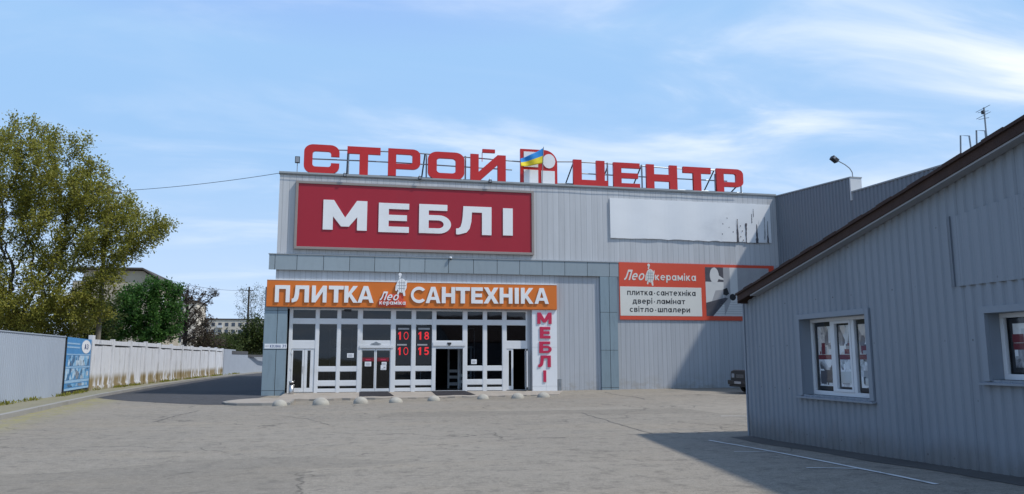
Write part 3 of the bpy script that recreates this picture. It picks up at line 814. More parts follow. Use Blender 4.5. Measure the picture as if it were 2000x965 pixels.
# left hinged pair
d1 = leaf('hinged_door', gx(569)+.01, gx(594.5), zl0, zl1, gx(572.5), gx(590.5), zg0, zg1, ST)
d2 = leaf('hinged_door', gx(594.5)+.012, gx(615)-.01, zl0, zl1, gx(600.5), gx(606.5), zg0, zg1, ST)
h = MB(); h.tube([(gx(592.6), YG-.045, 1.0), (gx(592.6), YG-.045, 1.35)], .016); h.tube([(gx(592.6), YG+.02, 1.17), (gx(592.6), YG-.045, 1.17)], .012); h.build('handle', M['chrome'], d1)
for zz_ in (.5, 1.2, 1.95):
    h = MB(); h.box(gx(569)-.02, gx(569)+.05, YG-.03, YG+.018, zz_, zz_+.1); h.build('hinge', M['white'], d1)
# sliding pair, shut
s1 = leaf('sliding_door', gx(706.5)+.005, gx(733), zl0, zl1, gx(709.5)-.05, gx(731), zg0-.06, zg1, ST)
s2 = leaf('sliding_door', gx(733)+.01, gx(763)-.005, zl0, zl1, gx(736), gx(761.5), zg0-.06, zg1, ST)
for s_, a, b in ((s1, 708, 731), (s2, 737, 760)):
    q = MB(); z0 = at(720, 706, YG).z; z1_ = at(720, 698.5, YG).z
    q.box(gx(a), gx(b), YG+.012, YG+.0195, z0, z1_); so_ = q.build('red_band', M['maroon'], s_)
    q = MB(); xm = (gx(a)+gx(b))/2; q.box(xm-.13, xm+.13, YG+.008, YG+.0118, z0+.05, z0+.12); q.build('band_lettering', M['pinkred'], s_)
# sensor emblem over the shut doors, sensor over the open doors
q = MB(); xm, zm = gx(734), at(734, 671.5, YG).z
q.prism([(xm-.26, YG-.001, zm), (xm-.1, YG-.001, zm+.05), (xm, YG-.001, zm+.11), (xm+.1, YG-.001, zm+.05), (xm+.26, YG-.001, zm), (xm+.1, YG-.001, zm-.05), (xm, YG-.001, zm-.11), (xm-.1, YG-.001, zm-.05)], (0, -.04, 0))
q.build('door_emblem', M['steel'], ST)
q = MB(); xm, zm = gx(877), at(877, 671, YG).z
q.box(xm-.1, xm+.1, YG-.07, YG-.001, zm-.04, zm+.05); q.tube([(xm, YG-.06, zm-.04), (xm, YG-.075, zm-.09)], .05)
q.build('door_sensor', M['black'], ST)
q = MB(); q.box(gx(845.5), gx(909), YG-.05, YG-.014, at(880, 675.5, YG).z, at(880, 668.5, YG).z); q.build('door_track', M['white'], ST)
q = MB(); q.box(gx(702), gx(768), YG-.05, YG-.014, at(735, 679.5, YG).z, at(735, 674, YG).z-.02)
q.build('door_track', M['white'], ST)
q = MB(); q.box(gx(670), gx(684), YG-.03, YG+.0, 4.05, 4.15); q.build('small_lamp', M['black'], ST)
# right pair: narrow fixed leaf and an open leaf standing outwards
d3 = leaf('hinged_door', gx(989)+.005, gx(1002.5), zl0, zl1, gx(993.8), gx(998.8), zg0, zg1, ST)
hx = gx(1027)
m = MB(); y0 = YG-.42
for (ya, yb, za, zb) in ((y0, YG, zl0, zl0+.13), (y0, YG, zl1-.1, zl1), (y0, y0+.07, zl0, zl1), (YG-.08, YG, zl0, zl1)):
    m.box(hx-.06, hx-.001, ya, yb, za, zb)
d4 = m.build('hinged_door', M['white'], ST)
p = MB(); p.box(hx-.04, hx-.03, y0+.06, YG-.07, zl0+.12, zl1-.09); p.build('door_pane', M['glass_dark'], d4)
h = MB(); h.tube([(hx-.1, y0+.03, 1.05), (hx-.1, y0+.16, 1.05)], .014); h.tube([(hx-.06, y0+.035, 1.05), (hx-.1, y0+.035, 1.05)], .012); h.build('handle', M['chrome'], d4)
m = MB(); m.box(gx(1030)+.001, wx1+.15, YG-.0, YG+.1, zfl-.1, 4.25); m.build('return_panel', M['lower'], ST)
# soffit over the recess
m = MB(); m.box(PLX[2]-.3, wx1+.2, YS+.3, YG+.2, 4.16, 4.245); m.build('soffit', M['lower'], ST)
# rooms behind the glass
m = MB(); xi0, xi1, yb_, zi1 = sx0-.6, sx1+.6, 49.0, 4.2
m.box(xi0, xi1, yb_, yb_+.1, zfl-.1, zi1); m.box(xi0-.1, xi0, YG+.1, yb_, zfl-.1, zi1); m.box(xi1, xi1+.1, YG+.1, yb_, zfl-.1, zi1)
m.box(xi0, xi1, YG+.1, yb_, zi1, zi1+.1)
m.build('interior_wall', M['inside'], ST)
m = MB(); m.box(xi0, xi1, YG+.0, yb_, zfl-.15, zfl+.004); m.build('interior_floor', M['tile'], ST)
# inner lobby screens with white frames seen through the glass
def frame_y(x0, x1, y, z0, z1_, w=.07, mids=()):
    m = MB(); m.box(x0, x1, y, y+.06, z1_-w, z1_); m.box(x0, x0+w, y, y+.06, z0, z1_-w); m.box(x1-w, x1, y, y+.06, z0, z1_-w)
    for z in mids: m.box(x0+w, x1-w, y, y+.06, z, z+w*1.6)
    m.build('lobby_screen', M['white'], ST)
frame_y(gx(913)-.2, gx(934), 41.6, zfl, 2.36, .09, (.42, .75))
frame_y(gx(889)+.1, gx(905)+.45, 43.2, zfl, 2.3, .1, (.25, .62, .95))
frame_y(gx(905)+.5, gx(950), 43.2, zfl, 3.4, .06, (2.3,))
frame_y(gx(815), gx(838), 43.5, zfl, 3.6, .06, (1.0, 2.2))
frame_y(gx(640), gx(690), 44.5, zfl, 3.4, .06, (2.2,))
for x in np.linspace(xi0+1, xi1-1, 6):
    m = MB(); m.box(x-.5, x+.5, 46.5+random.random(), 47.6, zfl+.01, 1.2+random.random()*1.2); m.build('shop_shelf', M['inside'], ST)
# ================================================================== WING AND SHED
def corrugated(mb, p0, p1, zlo, zhi, pitch, depth, nrm, holes=(), m=0):
    """trapezoid sheet between two plan points; zlo, zhi functions of the distance along it"""
    p0, p1, nrm = Vector(p0), Vector(p1), Vector(nrm)
    L = (p1-p0).length; d = (p1-p0)/L; n = int(L/pitch)
    for i in range(n):
        st = [0, .3, .42, .86, 1.0]; dp = [0, 0, 1, 1, 0]
        for a, b, da, db in zip(st, st[1:], dp, dp[1:]):
            sa, sb = (i+a)*pitch, (i+b)*pitch
            qa, qb = p0 + d*sa + nrm*depth*da, p0 + d*sb + nrm*depth*db
            mid = (sa+sb)/2; za, zb = zhi(sa), zhi(sb); la, lb = zlo(sa), zlo(sb)
            segs = [((la, lb), (za, zb))]
            for (h0, h1, k0, k1) in holes:
                if h0 < mid < h1: segs = [((la, lb), (k0, k0)), ((k1, k1), (za, zb))]
            for (u0, u1), (w0, w1) in segs:
                mb.quad((qa.x, qa.y, u0), (qb.x, qb.y, u1), (qb.x, qb.y, w1), (qa.x, qa.y, w0), m)
WG = thing('warehouse_wing', (30, 33, 0), 'tall dark grey corrugated wing with a stepped parapet joining the right end of the store', 'building')
m = MB()
corrugated(m, (24.12, 32.8), (24.12, 39.63), lambda s: -.3, lambda s: 10.42 + .45*s/6.85, .27, .035, (-1, 0))
corrugated(m, (24.12, 20.0), (24.12, 32.8), lambda s: -.3, lambda s: 9.42 + .26*s/12.8, .27, .035, (-1, 0))
m.build('wall', M['wing'], WG)
m = MB(); m.box(24.13, 45, 20.2, 62, -.3, 9.3); m.build('rear_wall', M['wing'], WG)
m = MB(); m.prism([(24.15, 32.81, 9.35), (24.15, 39.6, 9.35), (24.15, 39.6, 10.86), (24.15, 32.81, 10.41)], (.5, 0, 0)); m.build('parapet', M['wing'], WG)
m = MB(); m.box(24.06, 24.68, 32.72, 32.8, 9.3, 10.43); m.build('parapet_end', M['wingend'], WG)  # sunlit look of the end face put into its pale colour
m = MB()
for (ya, za, yb, zb) in ((32.7, 10.42, 39.6, 10.875), (20, 9.425, 32.7, 9.685)):
    m.prism([(24.05, ya, za), (24.05, yb, zb), (24.05, yb, zb+.06), (24.05, ya, za+.06)], (.66, 0, 0))
m.build('parapet_flashing', M['cap'], WG)

SH = thing('workshop_shed', (12, 8, 0), 'low blue grey corrugated shed with a rusty sloping roof and poster filled windows', 'shed')
Yf = 16.08                       # far corner of the gable wall
def roof_under(y): return 3.06 + (15.3 - y)*.2172 if y > 3 else 3.06 + 12.3*.2172 - (3-y)*.2172
def shy(px, py): return atx(px, py, XS)
w1 = (atx(1568, 700, XS).y, atx(1698, 700, XS).y, atx(1571, 770, XS).z, atx(1568, 624, XS).z)   # y far, y near, sill, head
w2 = (atx(1933, 680, XS).y, atx(1933, 680, XS).y - 2.0, atx(1940, 742, XS).z, atx(1930, 612, XS).z)
m = MB()
yn = -7.0; L = Yf - yn
holes = [(Yf-w[0], Yf-w[1], w[2], w[3]) for w in (w1, w2)]
corrugated(m, (XS, Yf), (XS, yn), lambda s: gz(XS, Yf-s)-.03, lambda s: roof_under(Yf-s)+.04, .178, .025, (-1, 0), holes)
m.build('wall', M['shed'], SH)
m = MB(); m.box(XS+.03, 17, Yf-.2, Yf, -.2, 3.0); m.box(16.8, 17, yn, Yf-.2, -.2, 3.0); m.build('rear_wall', M['shed'], SH)
m = MB(); m.box(XS-.03, XS+.06, Yf-.02, Yf+.03, -.1, 3.03); m.build('corner_trim', M['shedtrim'], SH)
# roof slabs with a ragged sheet edge
XV = 8.6
def roof_slab(ya, yb, t0, t1, name, mat, xa=XV, xb=17.4, wob=0.):
    m = MB(); n = 60
    for i in range(n):
        u, v = ya + (yb-ya)*i/n, ya + (yb-ya)*(i+1)/n
        w = wob*(i % 2)
        zu, zv = roof_under(u), roof_under(v)
        m.prism([(xa - w*.3, u, zu+t0), (xa - w*.3, v, zv+t0), (xa - w*.3, v, zv+t1+w), (xa - w*.3, u, zu+t1+w)], (xb-xa, 0, 0))
    return m.build(name, mat, SH)
roof_slab(15.95, -6.5, .17, .215, 'roof', M['rust'], XV, 17.4, .012)
m = MB()
def verge(t0, t1, xa, xb, ya=15.9, mm=0):
    for u, v in ((ya, 3.0), (3.0, -6.5)):
        zu, zv = roof_under(u), roof_under(v)
        m.prism([(xa, u, zu+t0), (xa, v, zv+t0), (xa, v, zv+t1), (xa, u, zu+t1)], (xb-xa, 0, 0), mm)
verge(.03, .168, XV+.04, XV+.075); m.build('verge_board', M['rust'], SH)
m = MB(); verge(.0, .028, XV+.06, XS-.035, 15.4); m.build('verge_trim', M['trimgrey'], SH)
m = MB(); m.box(XV+.04, 17.3, 15.9, 15.93, roof_under(15.9)-.02, roof_under(15.9)+.165); m.build('eave_board', M['rust'], SH)
def shed_window(w, zsill_near, ndiv, part):
    yf_, yn_, z0, z1_ = w; rec = .2
    t = MB(); tw = .1
    P = XS - .035
    t.box(P-.012, XS+.02, yf_+.001, yf_+tw, z0-.02, z1_+tw); t.box(P-.012, XS+.02, yn_-tw, yn_-.001, z0-.02, z1_+tw)
    t.box(P-.015, XS+.02, yn_+.0, yf_-.0, z1_+.001, z1_+tw-.002)
    # reveals
    t.box(XS+.021, XS+rec, yf_, yf_+.02, z0, z1_+.02); t.box(XS+.021, XS+rec, yn_-.02, yn_, z0, z1_+.02); t.box(XS+.021, XS+rec, yn_, yf_, z1_, z1_+.02)
    WN = t.build('window', M['shedtrim'], SH)
    s_ = MB(); s_.prism([(P-.07, yf_+tw+.04, z0-.04), (XS+rec, yf_+tw+.04, z0-.005), (XS+rec, yf_+tw+.04, z0-.03), (P-.07, yf_+tw+.04, z0-.07)], (0, yn_-yf_-2*tw-.08, 0)); s_.build('sill', M['shedtrim'], WN)
    f = MB(); X0 = XS+rec; fw = .065
    f.box(X0, X0+.06, yn_, yf_, z1_-fw, z1_); f.box(X0, X0+.06, yn_, yf_, z0, z0+fw*1.2)
    f.box(X0, X0+.06, yf_-fw, yf_, z0+fw*1.2, z1_-fw); f.box(X0, X0+.06, yn_, yn_+fw, z0+fw*1.2, z1_-fw)
    ys_ = [yf_-fw - (yf_-yn_-2*fw)*k/ndiv for k in range(ndiv+1)]
    for k in range(1, ndiv): f.box(X0-.004, X0+.06, ys_[k]-.045, ys_[k]+.045, z0+fw*1.2, z1_-fw)
    k = ndiv//2; ya, yb = ys_[k]-.045, ys_[k+1]+.045
    za, zb = z0+fw*1.2, z1_-fw
    f.box(X0-.015, X0+.05, ya-.05, ya, za, zb); f.box(X0-.015, X0+.05, yb, yb+.05, za, zb); f.box(X0-.015, X0+.05, yb+.05, ya-.05, za, za+.05); f.box(X0-.015, X0+.05, yb+.05, ya-.05, zb-.05, zb)
    f.build('window_frame', M['white'], WN, bevel=.005)
    p = MB(); p.box(X0+.03, X0+.04, yn_+fw*.5, yf_-fw*.5, z0+fw*.6, z1_-fw*.5); p.build('window_pane', M['glass_clear'], WN)
    for k in range(ndiv):
        ya, yb = ys_[k]-.05, ys_[k+1]+.05
        if k == ndiv//2: ya, yb = ya-.05, yb+.05
        zm = z0 + (z1_-z0)*.49; X1 = X0+.05
        b = MB(); b.box(X1, X1+.004, yb, ya, z0+.1, z1_-.08); bo = b.build('poster', M['ink'], WN)
        mw = (ya-yb)
        a = MB(); a.box(X1-.004, X1-.001, yb+mw*.06, ya-mw*.1, zm+.05, z1_-.15); a.build('poster_photo', M['poster' if k != 1 else 'poster'], bo)
        a = MB(); a.box(X1-.004, X1-.001, yb+mw*.06, ya-mw*.1, z0+.17, zm-.04); a.build('poster_photo', M['postergrey'], bo)
        a = MB(); a.box(X1-.0042, X1-.001, yb+mw*.03, ya-mw*.08, zm-.038, zm+.048); a.build('poster_band', M['maroon'], bo)
        # furniture shapes printed in the pictures
        xk = X1-.006
        for _ in range(5):
            a = MB()
            cy_ = yb + mw*random.uniform(.2, .75); hz = random.uniform(.05, .22); wz = random.uniform(.03, .1)
            a.box(xk, xk+.0015, cy_-wz, cy_+wz, zm+.06, zm+.06+hz); xk -= .0004; a.build('poster_print', random.choice((M['darkprint'], M['maroon'], M['greyprint'], M['paleprint'])), bo)
        for _ in range(5):
            a = MB()
            cy_ = yb + mw*random.uniform(.2, .75); hz = random.uniform(.04, .2); wz = random.uniform(.03, .11)
            a.box(xk, xk+.0015, cy_-wz, cy_+wz, z0+.18+random.random()*.1, z0+.28+hz); xk -= .0004; a.build('poster_print', random.choice((M['darkprint'], M['greyprint'], M['paleprint'])), bo)
    b = MB(); b.box(X0+.3, X0+.35, yn_-.2, yf_+.2, z0-.2, z1_+.2); b.build('blind', M['ink'], WN)
M['glass_clear'] = glassmat('shed_glass', (.97, .98, .985), 1.3)
shed_window(w1, 0, 3, 1)
shed_window(w2, 0, 3, 2)
# patched doorway in the sheeting
m = MB(); pa, pb = atx(1862, 500, XS-.03), atx(1985, 500, XS-.03)
zt_ = atx(1900, 415, XS-.03).z; zb_ = atx(1870, 560, XS).z
corrugated(m, (XS-.028, pa.y), (XS-.028, pb.y-.4), lambda s: zb_, lambda s: zt_ + s*.08, .178, .018, (-1, 0))
m.build('patch_panel', M['shed'], SH)
m = MB(); m.box(XS-.055, XS-.028, pa.y, pa.y+.03, zb_, zt_+.02); m.build('patch_edge', M['wing'], SH)

# ================================================================== SIGNS ON THE STORE
# --- rooftop letters on their pipe frame
YR = 39.95
RS = thing('rooftop_sign', (10, YR, ZT+.1), 'row of big red standing letters on a pipe frame along the store roof', 'sign')
boxes = [('С', 593.5, 282.5, 663, 338.5, .24, .23), ('Т', 678, 287, 743, 342, .26, .25), ('Р', 758, 291, 821, 344, .25, .2), ('О', 836, 297, 907, 350.5, .24, .23),
         ('И', 919, 302, 988, 355.5, .23, .2), ('Ц', 1120, 313, 1188, 366, .24, .22), ('Е', 1198.5, 318, 1250, 368, .3, .2),
         ('Н', 1263, 322, 1323, 373, .25, .26), ('Т', 1335, 326.5, 1389, 374, .28, .25), ('Р', 1400, 330, 1452, 377, .27, .2)]
rbox = []
for ch, a, b, c, d, v, h in boxes:
    bx_ = pbox(a, b, c, d, YR); rbox.append(bx_)
    curve_mesh('letter', glyph(ch, v, h), bx_, YR, .16, M['letterred'], RS)
bx_ = pbox(942.5, 291.5, 967, 298, YR); m = MB(); m.box(bx_[0], bx_[1], YR, YR+.16, bx_[2], bx_[3]); m.tube([((bx_[0]+bx_[1])/2-.35, YR+.1, bx_[2]), ((bx_[0]+bx_[1])/2-.35, YR+.1, bx_[2]-.5)], .02, 6); m.build('letter', M['letterred'], RS)
# house emblem: red outline plate, pale fields, a pale disc
eb = pbox(1016.5, 292.5, 1088.5, 360.5, YR)
ex0, ex1, ez0, ez1 = eb
curve_mesh('emblem', [[(0, 0), (0, 1)] + arc(.64, .62, .36, .38, 90, 0, 14) + [(1, 0)]], eb, YR, .14, M['letterred'], RS)
EM = RS.children[-1]
def sub(x0, y0, x1, y1): return (ex0+(ex1-ex0)*x0, ex0+(ex1-ex0)*x1, ez0+(ez1-ez0)*y0, ez0+(ez1-ez0)*y1)
for q in ((.09, .0, .475, .41), (.565, .0, .925, .40), (.09, .49, .475, .925)):
    c = sub(*q); curve_mesh('emblem_field', [[(0, 0), (0, 1), (1, 1), (1, 0)]], c, YR-.03, .03, M['wletter'], EM)
c = sub(.6, .475, .94, .885); curve_mesh('emblem_field', [arc(.5, .5, .5, .5, 0, 354, 30)], c, YR-.03, .03, M['wletter'], EM)
# pipes
m = MB(); yb_ = YR+.24
def pipe(pxs, r=.035):
    P = [at(a, b, yb_) for a, b in pxs]; m.tube(P, r, 6)
pipe([(600, 292), (700, 294), (800, 298), (921, 308), (1016, 316), (1120, 316), (1210, 321), (1300, 328), (1420, 334)])
pipe([(600, 310), (700, 314), (780, 318), (921, 327), (1000, 332)])
pipe([(1120, 338), (1210, 343), (1300, 348), (1420, 354)])
pipe([(597, 338), (700, 342), (800, 346), (921, 352), (1016, 358), (1110, 359), (1210, 366), (1320, 371), (1450, 377)], .04)
for px, py in ((681, 300), (833, 300), (909, 305), (1186, 318), (1253, 322), (1396, 340), (1447, 360)):
    p = at(px, py, YR+.2); m.tube([p, (p.x, YR+.2, ZT+.09)], .045, 6)
for px, py, dx in ((1119, 320, -.28), (1187, 324, -.2), (1251, 327, -.25), (1394, 334, -.3), (1438, 365, -.2), (830, 302, -.1), (680, 292, -.05)):
    p = at(px, py, YR+.25); m.tube([p, (p.x+dx, YR+.25+1.3, ZT+.02)], .04, 6, 1)
m.build('pipe_frame', [M['steel'], M['steeldark']], RS)
# sagging cable along the roof edge
m = MB(); P = [at(545 + i*56, 338.5 + i*2.65 + (1.2 if i % 2 else 0), YW-.1) for i in range(17)]
m.tube(P, .012, 5); o = m.build('roof_cable', M['steeldark']); tag(o, 'thin dark cable slung along the top edge of the store wall', 'cable')
# --- flag
fp0, fp1 = at(1058.5, 361, 39.55), at(1061.5, 287, 39.55)
FL = thing('flag', fp0, 'blue and yellow flag blowing from a thin pole before the house emblem', 'flag')
m = MB(); m.tube([(fp0.x, fp0.y, ZT-.2), fp1], .022, 7); m.build('flag_pole', M['steel'], FL)
nu, nv = 24, 10; v = []; f = []; mi = []
a0, a1, b0, b1 = at(1061, 289, 39.55), at(1061, 318.5, 39.55), at(1016.5, 309.5, 39.45), at(1016.5, 325.5, 39.45)
for j in range(nv+1):
    for i in range(nu+1):
        t, s_ = i/nu, j/nv
        p = a0.lerp(b0, t).lerp(a1.lerp(b1, t), s_); p.y += .09*t*math.sin(9*t + 2.2*s_) ; p.z += -.05*math.sin(math.pi*t)*(1-.4*s_)
        v.append(tuple(p))
m = MB(); m.v = v
for j in range(nv):
    for i in range(nu):
        k = j*(nu+1)+i; m.f.append((k, k+1, k+nu+2, k+nu+1)); m.m.append(0 if j < nv/2 else 1)
fo = m.build('flag_cloth', [M['flagblue'], M['flagyellow']], FL, smooth=True)
sl = fo.modifiers.new('thick', 'SOLIDIFY'); sl.thickness = .006
# --- red furniture board
YB = YW-.16
BR = thing('billboard', at(810, 430, YB), 'large dark red board with white lettering in a weathered frame high on the store', 'billboard')
q = [at(583, 358, YB), at(1038.5, 377, YB), at(1038, 491.5, YB), at(579, 483, YB)]
x0, x1 = (q[0].x+q[3].x)/2, (q[1].x+q[2].x)/2; z0, z1_ = (q[2].z+q[3].z)/2, (q[0].z+q[1].z)/2
m = MB(); m.box(x0, x1, YB+.03, YW-.005, z0, z1_); m.build('panel', M['red'], BR)
m = MB(); w = .13
m.box(x0-w, x1+w, YB-.02, YW-.004, z1_, z1_+w); m.box(x0-w, x1+w, YB-.02, YW-.004, z0-w, z0); m.box(x0-w, x0, YB-.02, YW-.004, z0, z1_); m.box(x1, x1+w, YB-.02, YW-.004, z0, z1_)
m.build('frame', M['bframe'], BR, bevel=.01)
for ch, a, b, c, d, v_, h_ in (('М', 631, 391.5, 717, 449.5, .225, .2), ('Е', 739.5, 397, 799, 454, .33, .2), ('Б', 818.5, 399.5, 881, 456, .3, .21), ('Л', 891, 403.5, 960, 458.5, .27, .21), ('І', 982.5, 407, 1001.5, 460, 1, 1)):
    curve_mesh('letter', glyph(ch, v_, h_), pbox(a, b, c, d, YB-.01), YB-.01, .038, M['wletter'], BR)
# --- orange fascia sign
OS = thing('shop_fascia', at(804, 575, YS), 'long orange sign with white block letters above the store entrance', 'sign')
A = pbox(520.5, 547.5, 1087.5, 603, YS)
z0 = (at(520, 599.5, YS).z + at(1087, 604, YS).z)/2; z1_ = (at(521, 547, YS).z + at(1087, 556.5, YS).z)/2
m = MB(); m.box(A[0], A[1], YS, YW-.002, z0, z1_); m.build('panel', M['orange'], OS, bevel=.01)
m = MB(); m.box(A[0]-.01, A[1]+.01, YS-.012, YW-.003, z1_+.001, z1_+.03); m.build('top_flashing', M['wletter'], OS)
L1 = [('П', 537, 566), ('Л', 570, 603.5), ('И', 609, 638), ('Т', 642, 671), ('К', 672.5, 699), ('А', 698.5, 730)]
L2 = [('C', 802.6, 832), ('А', 831.5, 860.5), ('Н', 863, 889), ('Т', 890, 918), ('Е', 920.5, 943), ('Х', 944.5, 974), ('Н', 976, 1001), ('І', 1005.5, 1013.3), ('К', 1017.5, 1042), ('А', 1044, 1072)]
for ch, a, c in L1+L2:
    t = (a-537)/535; b_, d_ = 557 + 6.0*t, 590.3 + 3.4*t
    v_ = {'Н': .29, 'Т': .3, 'К': .3, 'П': .27, 'Л': .26, 'И': .26, 'Е': .34, 'C': .17, 'А': .25}.get(ch, .27)
    curve_mesh('letter', glyph(ch, v_, .22 if ch != 'C' else .19), pbox(a, b_, c, d_, YS-.055), YS-.055, .045, M['wletter'], OS)
    if ch != 'І':
        pass
# small emblem: script name, tortoise, second line, on a scarlet backing
def tortoise(box, Y, parent, body, lines, d=.05):
    x0, x1, z0, z1_ = box
    def P(l): return [(a, b) for a, b in l]
    polys = [P(arc(.56, .46, .40, .30, 0, 350, 22))]
    o = curve_mesh('emblem', polys, box, Y, d, body, parent)
    curve_mesh('emblem_head', [arc(.42, .93, .13, .07, 0, 340, 10)], box, Y, d, body, o)
    curve_mesh('emblem_neck', [[(.32, .78), (.40, .90), (.52, .88), (.42, .74)]], box, Y+.006, d, body, o)
    for pl in ([(.2, .6), (.08, .45), (.05, .25), (.17, .22), (.26, .4)], [(.62, .2), (.72, .02), (.86, .03), (.82, .24)], [(.3, .26), (.2, .12), (.3, .06), (.42, .2)], [(.86, .62), (.98, .72), (1.0, .6), (.93, .5)]):
        curve_mesh('emblem_flipper', [pl], box, Y+.007, d, body, o)
    m = MB(); w = (x1-x0)*.022
    for t in (.38, .56, .74):
        xx = x0 + (x1-x0)*t; hh = .27 if t == .56 else .2
        m.box(xx-w, xx+w, Y-.004, Y-.001, z0+(z1_-z0)*(.46-hh), z0+(z1_-z0)*(.46+hh))
    for t in (.34, .46, .58):
        zz_ = z0+(z1_-z0)*t; ww = .36 if t == .46 else .28
        m.box(x0+(x1-x0)*(.56-ww), x0+(x1-x0)*(.56+ww), Y-.0045, Y-.0011, zz_-w, zz_+w)
    m.build('emblem_shell_lines', lines, o); return o
tortoise(pbox(771, 533, 795.5, 579, YS-.1), YS-.1, OS, M['wletter'], M['greyprint'])
m = MB(); b = pbox(739, 587, 793, 598.5, YS-.05); m.box(b[0], b[1], YS-.05, YS-.001, b[2], b[3]); b = pbox(747, 574, 788, 587, YS-.05); m.box(b[0], b[1], YS-.049, YS-.001, b[2]+.002, b[3]); m.build('emblem_backing', M['leored'], OS)
text_fit('script_lettering', 'Лео', pbox(741.5, 569.5, 779, 587, YS-.1), YS-.1, M['wletter'], OS, .06, shear=.35)
text_fit('small_lettering', 'кераміка', pbox(741, 586.5, 792, 597.5, YS-.1), YS-.1, M['wletter'], OS, .06)
# --- white upright sign
VS_ = thing('upright_sign', at(1064, 763, YP-.02), 'tall white panel sign with stacked crimson letters beside the entrance', 'sign')
xa, xb = at(1039.5, 690, YP).x, at(1088, 690, YP).x
zA, zB = at(1064, 764, YP).z, z0-.01
m = MB(); xm = (xa+xb)/2+.06; zm1, zm2 = at(1064, 678.5, YP).z, at(1064, 754.5, YP).z
for p, q_ in ((xa, xm), (xm, xb)):
    for r_, s_ in ((zA, zm2), (zm2, zm1), (zm1, zB)):
        m.box(p+.004, q_-.004, YP-.03, YP, r_+.005, s_-.005)
m.build('panel', M['plate'], VS_)
m = MB(); m.box(xa+.002, xb-.002, YP+.001, YW-.003, zA, zB); m.build('panel_core', M['white'], VS_)
for ch, a, b_, c, d_ in (('М', 1049.5, 610.5, 1077.5, 632.5), ('Е', 1054.5, 638.5, 1075, 661), ('Б', 1053.5, 667, 1077.5, 689.5), ('Л', 1051.5, 694.5, 1076, 717), ('І', 1061.5, 723.5, 1067, 746)):
    v_ = dict(М=.22, Е=.34, Б=.3, Л=.26, І=1)[ch]
    curve_mesh('letter', glyph(ch, v_, .23), pbox(a, b_, c, d_, YP-.075), YP-.075, .043, M['pinkred'], VS_)
# --- scarlet billboard by the pillar
YL = YW-.06
LB = thing('billboard', at(1340, 570, YL), 'scarlet billboard with a white text panel and a grey bathroom picture', 'billboard')
x0 = (at(1208.5, 513, YL).x+at(1211, 625, YL).x)/2; x1 = at(1511, 518, YL).x
z1_ = (at(1208, 512.5, YL).z+at(1495, 518.5, YL).z)/2; z0 = (at(1211, 624.5, YL).z + at(1448, 626, YL).z)/2
m = MB(); m.box(x0, x1, YL, YW-.002, z0, z1_); m.build('panel', M['leored'], LB)
TW = pbox(1211.5, 560.8, 1370.5, 617.2, YL); m = MB(); m.box(TW[0], TW[1], YL-.006, YL-.001, TW[2], TW[3]); m.build('text_panel', M['leowhite'], LB)
for s_, a, b_, c, d_ in (('плитка · сантехніка', 1225, 565.6, 1358.3, 577.2), ('двері · ламінат', 1235.5, 582.4, 1338, 596.8), ('світло · шпалери', 1230, 598.6, 1347.5, 613)):
    text_fit('lettering', s_, pbox(a, b_, c, d_, YL), YL-.012, M['ink'], LB, .01)
text_fit('script_lettering', 'Лео', pbox(1218.5, 527, 1258.5, 547.5, YL), YL-.01, M['leowhite'], LB, .008, shear=.35)
text_fit('lettering', 'кераміка', pbox(1279.5, 533.5, 1359, 552.5, YL), YL-.01, M['leowhite'], LB, .008)
tortoise(pbox(1259, 515, 1278.5, 559, YL), YL-.011, LB, M['leowhite'], M['greyprint'], .008)
PB = pbox(1378.5, 523.2, 1503, 617.8, YL); px0, px1, pz0, pz1 = PB
m = MB(); m.box(px0, px1, YL-.006, YL-.001, pz0, pz1); PH = m.build('picture', M['paleprint'], LB)
def pp(poly, mat, lift):
    m = MB(); m.prism([(px0+(px1-px0)*a, YL-.006-lift, pz0+(pz1-pz0)*b_) for a, b_ in poly], (0, .0008, 0)); m.build('picture_print', mat, PH)
pp([(0, .7), (0, 1), (.28, 1), (.28, .7)], M['darkprint'], .002)
pp(arc(.14, .83, .07, .165, 0, 350, 20), M['paleprint'], .004)
pp([(.18, .86), (.28, .77), (.28, .74), (.18, .76)], M['paleprint'], .0045)
pp([(.28, .0), (.28, 1), (.38, 1), (.38, .3)], M['greyprint'], .0022)
pp([(.5, .45), (1, .3), (1, 1), (.5, 1)], M['greyprint'], .0012)
pp([(.09, .3), (.15, .52), (.27, .54), (.27, .33), (.14, .3)], M['greyprint'], .003)
pp([(0, 0), (.0, .27), (.3, .38), (.34, .36), (.1, 0)], M['darkprint'], .0035)
pp([(.27, .44), (.27, .55), (.33, .58), (.36, .46), (.32, .42)], M['ink'], .004)
pp(arc(.415, .39, .05, .07, 0, 350, 12), M['ink'], .0046)
m = MB()
for i in range(1, 7):
    zz_ = pz0+(pz1-pz0)*i*.047; m.box(px0+(px1-px0)*(.22 if i > 2 else .13), px1-.02, YL-.0095, YL-.0088, zz_, zz_+.018)
m.build('picture_tile_joints', M['greyprint'], PH)
